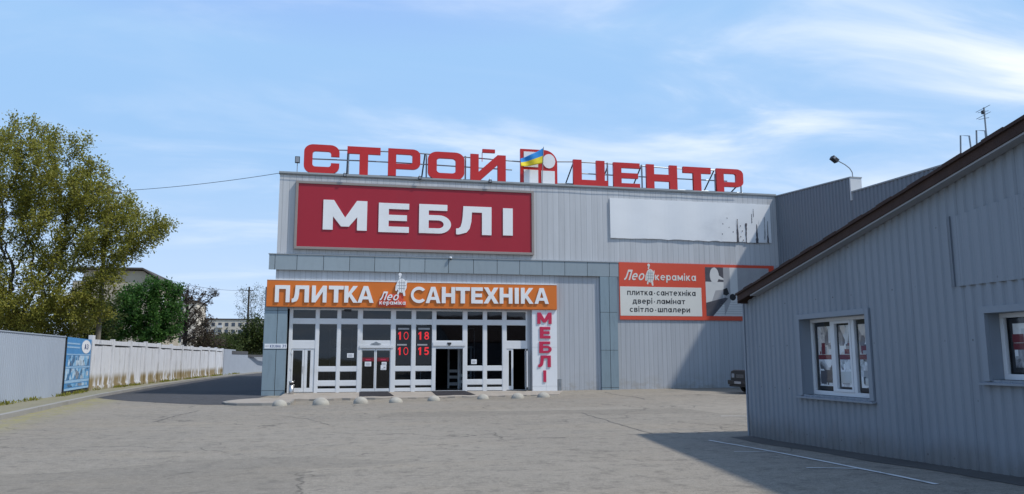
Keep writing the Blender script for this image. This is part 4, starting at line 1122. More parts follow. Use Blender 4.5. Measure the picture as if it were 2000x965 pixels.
# --- blank peeling billboard
WB = thing('billboard', at(1350, 430, YL), 'blank white peeling billboard with torn dark strips at its right end', 'billboard')
x0, x1 = at(1191.5, 425, YL).x, at(1505, 430, YL).x
z1_ = (at(1190.5, 387.5, YL).z+at(1503, 399.5, YL).z)/2; z0 = (at(1192, 466, YL).z+at(1507, 473.5, YL).z)/2
n = 40; m = MB(); random.seed(3)
tp = [(x0+(x1-x0)*i/n, z1_ + random.uniform(-.03, .02)) for i in range(n+1)]; bt = [(x0+(x1-x0)*i/n, z0 + random.uniform(-.03, .03)) for i in range(n+1)]
for (a, b_), (c, d_) in zip(zip(tp, bt), zip(tp[1:], bt[1:])):
    j0, j1 = .012*math.sin(a[0]*3), .012*math.sin(c[0]*3)
    m.quad((b_[0], YL-.01+j0, b_[1]), (d_[0], YL-.01+j1, d_[1]), (c[0], YL-.01+j1, c[1]), (a[0], YL-.01+j0, a[1]))
m.prism([(x0, YL+.02, z0), (x1, YL+.02, z0), (x1, YL+.02, z1_), (x0, YL+.02, z1_)], (0, .035, 0))
m.build('vinyl_sheet', M['blank'], WB)
m = MB()
def torn(pxa, pya, pyb, w0, w1, jag=.03, k=10):
    L = []
    for i in range(k+1):
        t = i/k; p = at(pxa + random.uniform(-.3, .3) + (pyb-pya)*t*.03, pya+(pyb-pya)*t, YL-.03); w = (w0+(w1-w0)*t)*random.uniform(.6, 1.3)
        L.append((p.x - w*.5, p.x + w*.5, p.z))
    for a, b_ in zip(L, L[1:]): m.quad((b_[0], YL-.028, b_[2]), (b_[1], YL-.028, b_[2]), (a[1], YL-.028, a[2]), (a[0], YL-.028, a[2]))
torn(1440, 428, 473, .04, .14); torn(1457, 436, 474, .12, .05); torn(1478, 438, 475, .03, .2); torn(1468, 418, 436, .04, .05); torn(1499, 432, 475, .02, .08); torn(1493, 424, 468, .02, .04); torn(1471, 408, 424, .02, .04)
for a, b_ in ((1412, 436), (1424, 443), (1432, 452), (1411, 456), (1420, 425), (1446, 440), (1450, 450), (1447, 461), (1452, 468)): torn(a, b_, b_+2.5, .05, .05, k=2)
m.build('torn_strip', M['darkprint'], WB)
m = MB()
for a, b_, c, d_ in ((1408, 423, 1438, 472), (1457, 437, 1476, 474), (1483, 430, 1492, 474)):
    bb = pbox(a, b_, c, d_, YL-.03); m.box(bb[0], bb[1], YL-.024, YL-.0235, bb[2], bb[3])
m.build('loose_flap', M['blank'], WB)
# --- street name plate
b = pbox(516.5, 671.5, 560, 680.8, YP-.02); NP = thing('address_plate', (b[0], YP, b[2]), 'narrow white street name plate on the left grey pillar', 'sign')
m = MB(); m.box(b[0], b[1], YP-.02, YP-.002, b[2], b[3]); m.build('plate', M['plate'], NP)
h_ = b[3]-b[2]; w = b[1]-b[0]
text_fit('lettering', 'вул.', (b[0]+w*.05, b[0]+w*.2, b[2]+h_*.3, b[2]+h_*.66), YP-.024, M['greyprint'], NP, .006)
text_fit('lettering', 'КОЗІНА', (b[0]+w*.25, b[0]+w*.73, b[2]+h_*.2, b[2]+h_*.8), YP-.024, M['inkblue'], NP, .006)
text_fit('lettering', '31', (b[0]+w*.8, b[0]+w*.95, b[2]+h_*.22, b[2]+h_*.84), YP-.024, M['inkblue'], NP, .006)
# --- opening hours signs behind two windows, notices, sticker
def hours(a, c, top, bot, label):
    b = pbox(a, 636, c, 713.5, YG); o = thing('opening_hours_sign', ((b[0]+b[1])/2, YG+.07, b[2]), label, 'sign', 'red number signs in the shop windows')
    y = YG+.024; w = b[1]-b[0]
    m = MB(); m.box(b[0]+.03, b[1]-.03, y, y+.012, b[2]+.03, b[3]); m.build('board', M['signboard'], o)
    for (za, zb_), s_ in (((648, 663.5), top), ((678, 693.5), bot)):
        q = pbox(a+w*0, za, c, zb_, YG); text_fit('digits', s_, (b[0]+w*.16, b[0]+w*.82, q[2], q[3]), y-.012, M['digits'], o, .011, bold=.13, hh=.1)
        0 and text_fit('digit_core', s_, (b[0]+w*.195, b[0]+w*.795, q[2]+.03, q[3]-.03), y-.013, M['signboard'], o, .011, bold=.1, hh=.08)
    for za, zb_, p_, q_ in ((640.5, 644, .14, .86), (672, 675, .1, .72)):
        r_ = pbox(a, za, c, zb_, YG); m = MB(); m.box(b[0]+w*p_, b[0]+w*q_, y-.008, y-.001, r_[2], r_[3]); m.build('caption_strip', M['greyprint'], o)
hours(772.5, 803, '10', '10', 'black window board with the red numbers 10 and 10')
hours(812, 843.5, '18', '15', 'black window board with the red numbers 18 and 15')
def flat(name, px, Y, mat, label, cat, marks=(), group=None):
    b = pbox(*px, Y); m = MB(); m.box(b[0], b[1], Y, Y+.004, b[2], b[3]); o = m.build(name, mat); tag(o, label, cat, group)
    if marks:
        m = MB()
        for (u0, v0, u1, v1) in marks: m.box(b[0]+(b[1]-b[0])*u0, b[0]+(b[1]-b[0])*u1, Y-.003, Y-.0006, b[2]+(b[3]-b[2])*v0, b[2]+(b[3]-b[2])*v1)
        m.build('print', M['greyprint'], o)
    return o
ln = [(.15, .2+.16*i, .85 - .1*(i % 2), .27+.16*i) for i in range(4)]
flat('paper_notice', (678, 690, 691, 698.5), YG+.035, M['paper'], 'single white notice in the third window left of the shut doors', 'notice', ln)
flat('paper_notice', (712.5, 706.5, 725, 715.5), YG+.012, M['paper'], 'white notice on the left leaf of the shut glass doors', 'notice', ln)
flat('paper_notice', (745.5, 707, 755, 712.5), YG+.013, M['paper'], 'small white notice, upper one on the right shut door leaf', 'notice', ln[:3])
flat('paper_notice', (743.5, 713, 754.5, 722.5), YG+.012, M['paper'], 'white notice, lower one on the right shut door leaf', 'notice', [(.5, .4, .85, .65), (.15, .15, .85, .25)])
flat('paper_notice', (920.5, 702, 931, 711), YG+.035, M['paper'], 'white notice in the window just right of the open doorway', 'notice', ln)
o = flat('window_sticker', (833, 694, 841, 702), YG+.034, M['blue'], 'blue square sticker under the red number 15', 'sticker', [(.3, .25, .7, .4), (.3, .4, .45, .8)])
# --- lamps and camera on the facade
def flood(px, py, wpx, hpx, Y, label, stand=None):
    b = pbox(px-wpx/2, py-hpx/2, px+wpx/2, py+hpx/2, Y); zc_ = (b[2]+b[3])/2; xc = (b[0]+b[1])/2
    o = thing('floodlight', (xc, Y, b[2]), label, 'floodlight')
    m = MB(); m.box(b[0], b[1], Y-.05, Y+.08, b[2], b[3])
    for i in range(5): xx = b[0]+(b[1]-b[0])*(i+.5)/5; m.box(xx-.008, xx+.008, Y+.081, Y+.12, b[2]+.02, b[3]-.02)
    m.build('housing', M['black'], o, bevel=.012)
    m = MB(); m.box(b[0]+.03, b[1]-.03, Y-.056, Y-.0505, b[2]+.03, b[3]-.03); m.build('lens', M['lens'], o)
    m = MB()
    if stand: m.tube([(xc, Y+.05, b[2]), (xc, Y+.05, stand)], .022, 6)
    else: m.tube([(xc, Y+.06, b[3]-.03), (xc, Y+.12, b[3]+.12), (xc, YW+.0, ZT+.02)], .018, 6)
    m.build('bracket', M['steel'], o)
flood(581, 312, 9.5, 12.5, 39.9, 'square floodlight on a short post left of the rooftop letters', ZT+.08)
flood(673.5, 342, 6, 7, YW-.3, 'small black spotlight above the red board below the first rooftop T')
flood(820, 347.5, 6, 6, YW-.3, 'small black spotlight on the roof edge under the rooftop letter P')
flood(957.5, 354, 6, 6, YW-.3, 'small black spotlight on the roof edge under the last letter of the first word')
b = at(880, 505, YP-.06); o = thing('security_camera', (b.x, b.y, b.z), 'small white dome security camera on the grey canopy band', 'camera')
m = MB(); m.lathe((b.x, YP-.08, b.z), [(.05, .09), (.07, .07), (.07, .0)], 12); m.box(b.x-.03, b.x+.03, YP-.08, YP-.001, b.z+.05, b.z+.1); m.build('mount', M['plate'], o)
m = MB(); m.lathe((b.x, YP-.08, b.z), [(.03, -.07), (.055, -.045), (.062, -.001)], 12); m.build('dome', M['black'], o)

# ================================================================== FORECOURT OBJECTS
# dome bollards
px_b = [(547, 791.5), (627, 789.5), (705.5, 786.5), (775.5, 784.5), (851.5, 781.5), (943, 778.5), (1017, 776.5), (1067.5, 774.5)]
names = ['nearest the grey left corner pillar', 'second from the grey left pillar', 'in front of the shut sliding doors', 'below the red opening hours numbers', 'in front of the dark open doorway mat',
         'right of the open doorway mat', 'before the open hinged door', 'before the white upright sign, last of the row']
m = MB(); prof = [(.36, -.08), (.375, .0), (.365, .09), (.32, .17), (.24, .24), (.13, .285), (.04, .3)]
m.lathe((0, 0, 0), prof, 24); base = None
m.v = [(x*(1+random.uniform(-.03, .03)), y*(1+random.uniform(-.03, .03)), z+random.uniform(-.008, .008)) for x, y, z in m.v]
for i, ((px, py), nm) in enumerate(zip(px_b, names)):
    p = atg(px, py+2)
    if base is None: base = m.build('dome_bollard', M['bollard'], smooth=True); o = base
    else: o = base.copy(); COL.objects.link(o)
    o.location = (p.x + random.uniform(-.08, .08), p.y + .3 + random.uniform(-.15, .15), gz(p.x, p.y)-.01); o.rotation_euler = (R(random.uniform(-4, 4)), R(random.uniform(-4, 4)), random.random()*6)
    k = random.uniform(.73, .82); o.scale = (k, k*random.uniform(.94, 1.05), k*random.uniform(1.0, 1.2))
    tag(o, 'concrete dome bollard ' + nm, 'bollard', 'dome bollards along the entrance apron')
# mats
def mat_(pts, label):
    m = MB(); P = [at(a, b, 39.6 if k in (0, 1) else 37.2) for k, (a, b) in enumerate(pts)]
    Q = []
    for p in P: Q.append(Vector((p.x, p.y, apron_z(p.x, p.y)+.012)))
    m.prism(Q[::-1], (0, 0, .014)); o = m.build('door_mat', M['mat']); tag(o, label, 'door mat')
mat_([(702, 766), (757, 765.5), (769, 775), (702, 775.5)], 'black rubber mat before the shut sliding doors')
mat_([(843, 763.5), (908, 763), (929, 771), (853, 773)], 'black rubber mat before the open doorway')
# litter bin with ashtray top
p = at(568.5, 768.5, 39.1); zb_ = apron_z(p.x, 39.1)
LBN = thing('litter_bin', (p.x, 39.1, zb_), 'slim brushed steel ashtray bin beside the left grey pillar', 'bin')
m = MB(); m.lathe((p.x, 39.1, zb_), [(.115, 0), (.12, .02), (.12, .42)], 18); m.build('body', M['chrome'], LBN, smooth=True)
m = MB(); m.lathe((p.x, 39.1, zb_), [(.1, .421), (.1, .52)], 18); m.build('opening', M['black'], LBN)
m = MB(); m.lathe((p.x, 39.1, zb_), [(.12, .521), (.125, .55), (.12, .6), (.09, .61)], 18); m.build('lid', M['chrome'], LBN, smooth=True)
# grey service post at the foot of the wall
p = at(1093, 764, 39.45); m = MB(); m.box(p.x-.1, p.x+.08, 39.36, 39.56, -.2, .62); m.box(p.x-.11, p.x+.09, 39.35, 39.57, .62, .65); m.box(p.x+.0, p.x+.06, 39.34, 39.36, .3, .5)
o = m.build('service_post', M['steel'], bevel=.006); tag(o, 'short grey metal service post at the foot of the wall by the white sign', 'post')

# --- parked dark car, nose out from behind the shed
CAR = thing('parked_car', (0, 0, 0), 'dark car parked nose outward in the shade behind the shed corner', 'car')
def prof(y0, y1, pts):   # pts (x,z) polygon, swept over width
    return [(x, y0, z) for x, z in pts], (0, y1-y0, 0)
m = MB()
secs = [(0, .42, 1.04, .82), (.12, .34, 1.07, .87), (.5, .3, 1.03, .87), (1.35, .28, 1.1, .89), (2.6, .28, 1.12, .89), (3.7, .3, 1.1, .88), (4.25, .38, 1.06, .84), (4.4, .45, 1.0, .78)]
k0 = 0
for x, zl, zh, hw in secs:
    ring = [(-hw*.92, zl), (hw*.92, zl), (hw, zl+.14), (hw, zh-.16), (hw*.93, zh-.03), (hw*.7, zh), (-hw*.7, zh), (-hw*.93, zh-.03), (-hw, zh-.16), (-hw, zl+.14)]
    m.v += [(x, y, z) for y, z in ring]
n = 10
for i in range(len(secs)-1):
    for j in range(n):
        a, b = i*n+j, i*n+(j+1) % n
        m.f.append((a, a+n, b+n, b)); m.m.append(0)
m.f.append(tuple(range(n))); m.m.append(0); e = (len(secs)-1)*n; m.f.append(tuple(range(e+n-1, e-1, -1))); m.m.append(0)
bo = m.build('body', M['carpaint'], CAR, smooth=False, bevel=.03)
m = MB(); ca = [(1.3, 1.09, .82), (1.85, 1.5, .66), (2.3, 1.56, .64), (3.3, 1.55, .64), (4.0, 1.1, .78)]
for x, z, hw in ca: m.v += [(x, -hw, z), (x, hw, z)]
m.f += [(0, 1, 3, 2), (2, 3, 5, 4), (4, 5, 7, 6), (6, 7, 9, 8), (0, 2, 4, 6, 8), (1, 9, 7, 5, 3)]; m.m += [1, 0, 0, 1, 1, 1]
m.build('cabin', [M['carpaint'], M['carglass']], CAR)
m = MB(); m.prism([(-.14, -.86, .40), (-.14, .86, .40), (.2, .9, .40), (.2, -.9, .40)], (0, 0, .2)); m.prism([(-.1, -.8, .30), (-.1, .8, .30), (.2, .85, .30), (.2, -.85, .30)], (0, 0, .099)); m.build('bumper', M['black'], CAR, bevel=.03)
m = MB(); m.box(-.012, .05, -.45, .45, .66, .92); go_ = m.build('grille', M['black'], CAR)
m = MB()
for i in range(4): m.box(-.022, -.0125, -.3, .3, .72+.04*i, .732+.04*i)
m.build('grille_bar', M['steel'], go_)
m = MB(); m.box(-.155, -.1405, -.26, .26, .44, .55); m.build('number_plate', M['greyprint'], CAR)
for s_ in (-1, 1):
    m = MB(); m.box(-.01, .08, s_*.48, s_*.72, .7, .9); m.build('headlight', M['lens'], CAR, bevel=.015)
for x in (.85, 3.45):
    for s_ in (-1, 1):
        m = MB(); m.tube([(x, s_*.66, .33), (x, s_*.88, .33)], .33, 22); wo = m.build('wheel', M['tyre'], CAR)
        m = MB(); m.tube([(x, s_*.85, .33), (x, s_*.895, .33)], .2, 16); m.build('rim', M['steel'], wo)
for s_ in (-1, 1):
    m = MB(); m.box(1.35, 1.5, s_*.9, s_*1.05, 1.05, 1.18); m.build('side_mirror', M['black'], CAR, bevel=.02)
CAR.location = (17.85, 32.95, gz(18, 32.9)); CAR.rotation_euler = (0, 0, R(4))

# --- lamp on the wing parapet
p0 = Vector((24.35, 32.9, 10.45)); LM = thing('parapet_lamp', p0, 'floodlight on a curved pipe arm on top of the stepped wing parapet', 'lamp')
P = [(24.35, 32.9, 10.4), (24.33, 32.9, 10.75), (24.2, 32.9, 10.95), (23.95, 32.9, 11.12), (23.6, 32.9, 11.28)]
m = MB(); m.tube(P, .025, 7); m.build('arm', M['steel'], LM)
m = MB(); hv = [(23.60, 11.33), (23.30, 11.54), (23.18, 11.38), (23.47, 11.17)]
m.prism([(x, 32.78, z) for x, z in hv], (0, .26, 0)); m.build('lamp_head', M['black'], LM, bevel=.02)
m = MB(); m.prism([(23.24, 32.76, 11.39), (23.32, 32.76, 11.34), (23.42, 32.76, 11.44), (23.32, 32.76, 11.49)], (0, .018, 0)); m.build('lens', M['lens'], LM)
# --- aerial and pipe frames on the shed roof
XA = 9.7
def rz(y): return roof_under(y)+.2
a = atx(1921.5, 210, XA); AN = thing('roof_aerial', (XA, a.y, rz(a.y)), 'thin television aerial mast standing on the shed roof', 'aerial')
m = MB(); m.tube([(XA, a.y, rz(a.y)), (XA, a.y, a.z)], .012, 6); m.tube([(XA, a.y, a.z-.35), (XA, a.y-.07, rz(a.y-.07))], .008, 5); m.build('mast', M['steel'], AN)
m = MB()
for k, (dz, w) in enumerate(((-.02, .14), (-.07, .1), (-.13, .14), (-.18, .1))): m.tube([(XA-.02, a.y-w, a.z+dz+.015*(-1)**k), (XA-.02, a.y+w, a.z+dz-.015*(-1)**k)], .0045, 5)
m.build('crossbar', M['steel'], AN)
m = MB(); m.box(XA-.025, XA+.02, a.y+.0, a.y+.035, a.z-.1, a.z-.045); m.build('amplifier_box', M['black'], AN)
for lab, pts in (('bent pipe frame on the shed roof, farther from the aerial mast', [(1871, 304), (1876, 264.5), (1893, 265.5), (1900, 290)]), ('bent pipe frame on the shed roof touching the aerial mast', [(1903.5, 288), (1907, 254.5), (1924, 255.5), (1928, 272)])):
    P = [atx(*q, XA) for q in pts]; P[0].z = rz(P[0].y); P[-1].z = rz(P[-1].y)
    m = MB(); m.tube(P, .013, 6); o = m.build('pipe_frame', M['steel']); tag(o, lab, 'pipe frame')

# ================================================================== LEFT FENCES
def fx(y):
    P = [(0, -9.6), (12, -10.5), (24, -11.45), (31.4, -11.85), (38.6, -12.15), (44.2, -12.7), (60, -12.5), (84, -11.87), (109, -10.2), (118, -7.5), (128, 0)]
    for (a, xa), (b, xb) in zip(P, P[1:]):
        if y <= b: return xa + (xb-xa)*(y-a)/(b-a)
    return P[-1][1]
MF = thing('sheet_fence', (fx(30), 30, 0), 'smooth blue grey profiled sheet metal fence on the left of the yard', 'fence')
m = MB()
for a, b in ((4, 12), (12, 24), (24, 31.4), (31.4, 38.65)):
    corrugated(m, (fx(a), a), (fx(b), b), lambda s: .08, lambda s: 2.73, .2, .012, (1, .03))
m.build('sheeting', M['fencemetal'], MF)
m = MB()
for a, b in ((4, 12), (12, 24), (24, 31.4), (31.4, 38.6)):
    m.prism([(fx(a)-.04, a, 2.7), (fx(a)+.035, a, 2.7), (fx(a)+.035, a, 2.745), (fx(a)-.04, a, 2.745)], (fx(b)-fx(a), b-a, .0))
m.build('top_rail', M['fencemetal'], MF)
for y in (8, 14, 20, 26, 32, 37.5):
    m = MB(); m.box(fx(y)-.1, fx(y)-.045, y-.03, y+.03, 0, 2.68); m.build('post', M['steel'], MF)
# banner between the fences
by0, by1 = 38.7, 44.0
bx = lambda y: fx(y) + .06
BN = thing('banner', (bx(41), 41, .25), 'blue printed banner with a white round logo and rows of bathroom fittings on the fence', 'banner')
zb0, zb1 = .3, 2.72
def bnq(t0, t1, u0, u1, mat, name, lift, parent=None):
    ya, yb = by0+(by1-by0)*t0, by0+(by1-by0)*t1; za, zb = zb0+(zb1-zb0)*u0, zb0+(zb1-zb0)*u1
    m = MB(); m.prism([(bx(ya)+lift, ya, za), (bx(yb)+lift, yb, za), (bx(yb)+lift, yb, zb), (bx(ya)+lift, ya, zb)], (.003, 0, 0)); return m.build(name, mat, parent or BN)
bs = bnq(0, 1, 0, 1, M['bannerblue'], 'sheet', 0)
bnq(.06, .94, .46, .66, M['banner'], 'picture_row', .006); bnq(.0, .94, .2, .41, M['banner'], 'picture_row', .006)
for u0, u1 in ((.42, .45), (.14, .19), (.0, .04), (.67, .69), (.8, .83), (.87, .9)): bnq(0, .98 if u0 < .7 else .5, u0, u1, M['bannerpale'], 'pale_band', .0065)
bnq(.1, .9, .06, .12, M['banner'], 'picture_row', .006)
yc, zc_ = by0+(by1-by0)*.77, zb0+(zb1-zb0)*.84
m = MB(); m.prism([(bx(yc + 1.05*math.cos(t))+.009, yc + 1.05*math.cos(t), zc_+.33*math.sin(t)) for t in np.linspace(0, 2*math.pi, 28, endpoint=False)], (.003, 0, 0)); m.build('round_logo', M['paper'], BN)
ang = math.atan2(by1-by0, bx(by1)-bx(by0))
text_fit('logo_lettering', 'АЗ', (-.45, .45, -.12, .14), 0, M['inkblue'], BN, .004,
         M4=Matrix.Translation((bx(yc)+.018, yc, zc_)) @ Matrix.Rotation(ang, 4, 'Z'))
m = MB(); m.prism([(fx(38.7)-.08, 38.7, 0), (fx(38.7)+.04, 38.7, 0), (fx(38.7)+.04, 38.7, 2.6), (fx(38.7)-.08, 38.7, 2.6)], (fx(44)-fx(38.7), 5.3, 0)); m.build('backing', M['dark'], BN)
# white concrete panel fence
CF = thing('concrete_fence', (fx(64), 64, 0), 'flaking white concrete panel fence with ochre stained foot along the lane', 'fence')
random.seed(11)
nb = 11; y0_, y1_ = 44.25, 84.0
ysx = [y0_ + (y1_-y0_)*i/nb for i in range(nb+1)]
post0 = None
for i, y in enumerate(ysx):
    x = fx(y); tp_ = 2.83 + (.12 if i == 0 else random.uniform(-.03, .03))
    m = MB(); w = .13 if i else .2
    m.box(x-.1, x+.12, y-w, y+w, -.1, tp_); m.build('post', M['cfence'], CF, bevel=.01)
for a, b in zip(ysx, ysx[1:]):
    xa, xb = fx(a), fx(b); m = MB(); jz = random.uniform(-.03, .03)
    def seg(t0, t1, z0, z1_, l0, l1):
        ya, yb = a+(b-a)*t0, a+(b-a)*t1; x0, x1 = xa+(xb-xa)*t0, xa+(xb-xa)*t1
        m.prism([(x0+l0, ya, z0), (x0+l1, ya, z0), (x0+l1, ya, z1_), (x0+l0, ya, z1_)], (x1-x0, yb-ya, 0))
    seg(.033, .967, 2.52+jz, 2.76+jz, -.05, .06); seg(.033, .967, .1, .34, -.05, .06)
    cuts = [.036, .26, .5, .73, .964]
    for t0, t1 in zip(cuts, cuts[1:]): seg(t0+.005, t1-.005, .34, 2.44+jz+random.uniform(-.02, .02), -.05, random.uniform(.0, .025))
    m.build('panel', M['cfence'], CF)
    m = MB(); seg(.033, .967, .3, 2.6, -.12, -.055); m.build('panel_back', M['wingdull'], CF)  # dark backing behind the boards stands in for shadow lines in their joints
EWF = thing('boundary_wall', (fx(96), 96, 0), 'low blue grey boundary wall with dark damaged coping at the end of the lane', 'wall')
m = MB(); zt = [2.75, 2.55, 2.2, 2.15, 2.1, 2.1, 2.0]
ye = [84.2, 90, 97, 104, 111, 118, 128]
for (a, b, h_) in zip(ye, ye[1:], zt): m.prism([(fx(a), a, -.1), (fx(a)+.16, a, -.1), (fx(a)+.16, a, h_), (fx(a), a, h_)], (fx(b)-fx(a), b-a, 0))
m.build('wall', M['fencewall'], EWF)
m = MB()
for (a, b, h_, d0) in ((88, 97, 2.56, .3), (97.2, 118, 2.2, .22)):
    m.prism([(fx(a)-.03, a, h_-d0), (fx(a)+.2, a, h_-d0), (fx(a)+.2, a, h_+.05), (fx(a)-.03, a, h_+.05)], (fx(b)-fx(a), b-a, .0))
m.build('coping', M['brickdark'], EWF)

# ================================================================== TREES
def colonize(attr, base, step, infl, kill, lean=(0, 0, 1), trunk=2.0, it=120, jit=.25, seed=1):
    rs = np.random.default_rng(seed)
    nodes = [np.array(base, float)]; par = [-1]
    d = np.array(lean, float); d /= np.linalg.norm(d)
    while np.linalg.norm(nodes[-1]-nodes[0]) < trunk:
        nodes.append(nodes[-1] + step*(d + rs.normal(0, .08, 3))); par.append(len(nodes)-2)
    A = np.array(attr, float); alive = np.ones(len(A), bool)
    near = np.full(len(A), 1e9); who = np.zeros(len(A), int)
    def upd(k0):
        for k in range(k0, len(nodes)):
            dd = np.linalg.norm(A - nodes[k], axis=1); b = dd < near; near[b] = dd[b]; who[b] = k
    upd(0)
    for _ in range(it):
        act = alive & (near < infl)
        if not act.any():
            if not alive.any(): break
            k = np.argmin(np.where(alive, near, 1e9)); act = np.zeros(len(A), bool); act[k] = True
        k0 = len(nodes); grow = {}
        for i in np.nonzero(act)[0]:
            v = A[i]-nodes[who[i]]; v = v/(np.linalg.norm(v)+1e-6)
            grow[who[i]] = grow.get(who[i], 0) + v
        for k, v in grow.items():
            v = v/(np.linalg.norm(v)+1e-6) + rs.normal(0, jit, 3); v[2] += .02; v /= np.linalg.norm(v)
            nodes.append(nodes[k] + step*v); par.append(k)
        upd(k0); alive &= near > kill
        if len(nodes) > 6000: break
    return np.array(nodes), np.array(par)
def limbs(nodes, par, r_tip, r_base, expo=2.3):
    n = len(nodes); w = np.zeros(n); kids = np.zeros(n, int)
    for i in range(n-1, 0, -1):
        if w[i] == 0: w[i] = 1
        w[par[i]] += w[i]; kids[par[i]] += 1
    r = r_tip*w**(1/expo); r *= 1
    if r[0] > r_base: r = r_tip + (r-r_tip)*(r_base-r_tip)/(r[0]-r_tip)
    return r, kids
def limb_mesh(name, nodes, par, r, mat, parent, rmin=.0):
    V, F = [], []
    for i in range(1, len(nodes)):
        if r[i] < rmin: continue
        a, b = Vector(nodes[par[i]]), Vector(nodes[i]); d = b-a
        if d.length < 1e-5: continue
        d.normalize(); u = d.cross(Vector((.3, .2, 1)) if abs(d.z) < .9 else Vector((1, 0, 0))).normalized(); w = d.cross(u)
        n = 7 if r[i] > .06 else (5 if r[i] > .025 else 3)
        ra = min(r[par[i]], r[i]*1.35); k = len(V)
        for c, rr in ((a, ra), (b, r[i])):
            for j in range(n):
                t = 2*math.pi*j/n; V.append(tuple(c + (u*math.cos(t)+w*math.sin(t))*rr))
        for j in range(n): F.append((k+j, k+(j+1) % n, k+n+(j+1) % n, k+n+j))
    return npmesh(name, np.array(V), np.array(F), [mat], parent)
def leaves(name, pts, dirs, size, mat, parent, seed=1, aspect=.55, flat=.35):
    rs = np.random.default_rng(seed); n = len(pts)
    s = size*rs.uniform(.6, 1.35, n)[:, None]
    a = dirs + rs.normal(0, .8, (n, 3)); a /= np.linalg.norm(a, axis=1)[:, None]
    b = rs.normal(0, 1, (n, 3)); b[:, 2] *= flat; b -= a*(a*b).sum(1)[:, None]; b /= np.linalg.norm(b, axis=1)[:, None]
    c = np.cross(a, b)
    P = np.empty((n, 4, 3)); P[:, 0] = pts; P[:, 1] = pts + a*s*.5 + b*s*aspect*.5 + c*s*.08; P[:, 2] = pts + a*s; P[:, 3] = pts + a*s*.5 - b*s*aspect*.5 + c*s*.08
    return npmesh(name, P.reshape(-1, 3), np.arange(n*4).reshape(-1, 4), [mat], parent)
def ell(n, c, r, rs, hollow=.0):
    o = []
    while len(o) < n:
        p = rs.uniform(-1, 1, 3); q = np.linalg.norm(p)
        if hollow < q < 1: o.append(np.array(c) + p*np.array(r))
    return o
def tree(name, label, loc, attr, trunk_h, lean, r_tip, r_base, leafm, barkm, per, spread, lsize, step=.35, infl=2.6, kill=.5, seed=1, thin=.03, jit=.25, shoots=0, cat='tree', keep=1.0, group=None, tn='trunk'):
    T = thing(name, loc, label, cat, group)
    nd, pr = colonize(attr, loc, step, infl, kill, lean, trunk_h, seed=seed, jit=jit)
    r, kids = limbs(nd, pr, r_tip, r_base)
    rs = np.random.default_rng(seed+5)
    if shoots:      # long straight young shoots standing out of the crown
        c = nd[r < thin].mean(0); tips = np.nonzero(kids == 0)[0]
        tips = tips[np.argsort(-np.linalg.norm((nd[tips]-c)*np.array([1, .6, 1.2]), axis=1))[:shoots*2]]
        tips = rs.choice(tips, min(shoots, len(tips)), replace=False); N_, P2 = list(nd), list(pr); R2 = list(r)
        for t in tips:
            d = nd[t]-c; d /= np.linalg.norm(d); d = d*.7 + rs.normal(0, .25, 3) + np.array([0, 0, .45]); d /= np.linalg.norm(d); k = t
            for _ in range(rs.integers(2, 5)):
                N_.append(N_[k] + d*.17 + rs.normal(0, .03, 3)); P2.append(k); R2.append(r_tip); k = len(N_)-1
        nd, pr, r = np.array(N_), np.array(P2), np.array(R2)
    limb_mesh(tn, nd, pr, r, barkm, T)
    idx = np.nonzero((r < thin) & (np.arange(len(nd)) > 3))[0]
    if keep < 1: idx = idx[rs.random(len(idx)) < keep]
    k = np.repeat(idx, per); t = rs.random(len(k))[:, None]
    base = nd[k]*t + nd[pr[k]]*(1-t)
    off = rs.normal(0, spread, (len(k), 3))
    d = nd[k]-nd[pr[k]]; d /= np.linalg.norm(d, axis=1)[:, None]+1e-6
    leaves('crown', base+off, d*.6 + off/(spread+1e-6)*.4, lsize, leafm, T, seed)
    return T
rs = np.random.default_rng(21)
# the big spreading tree behind the sheet fence
A = []
def B(px, py, Y, rx, rz_, ry, n, hol=.25):
    c = at(px, py, Y); A.extend(ell(n, (c.x, c.y, c.z), (rx, ry, rz_), rs, hol))
B(35, 345, 46, 3.4, 2.4, 3.0, 400); B(140, 365, 46, 2.6, 1.8, 2.6, 300); B(-90, 400, 46, 3.5, 3.2, 3.2, 240); B(60, 455, 46, 4.0, 2.3, 3.2, 420)
B(215, 408, 46, 1.8, 1.1, 2.2, 190); B(272, 438, 45.5, 1.5, .7, 1.6, 130); B(210, 475, 45, 1.9, .9, 2.0, 170); B(285, 470, 45, 1.0, .5, 1.2, 60)
B(100, 560, 45, 2.6, 1.5, 2.2, 250); B(30, 590, 44.5, 2.6, 1.3, 2.2, 220); B(165, 600, 45, 1.5, 1.0, 1.6, 120); B(190, 555, 44.8, 1.0, .6, 1.2, 60); B(235, 510, 44.8, .9, .4, 1.0, 40); B(60, 265, 46, 1.4, .9, 1.4, 70); B(-60, 560, 45, 2.5, 1.8, 2, 120); B(120, 285, 46, 1.3, .8, 1.3, 60)
p = at(38, 640, 46.0)
tree('spreading_tree', 'large spreading tree with thin yellow olive spring leaves behind the sheet fence', (p.x, 46.2, 0), A, 3.6, (.05, 0, 1), .0105, .34,
     M['leaf_olive'], M['bark'], 46, .16, .14, step=.3, infl=2.4, kill=.42, seed=3, thin=.034, jit=.3, shoots=70)
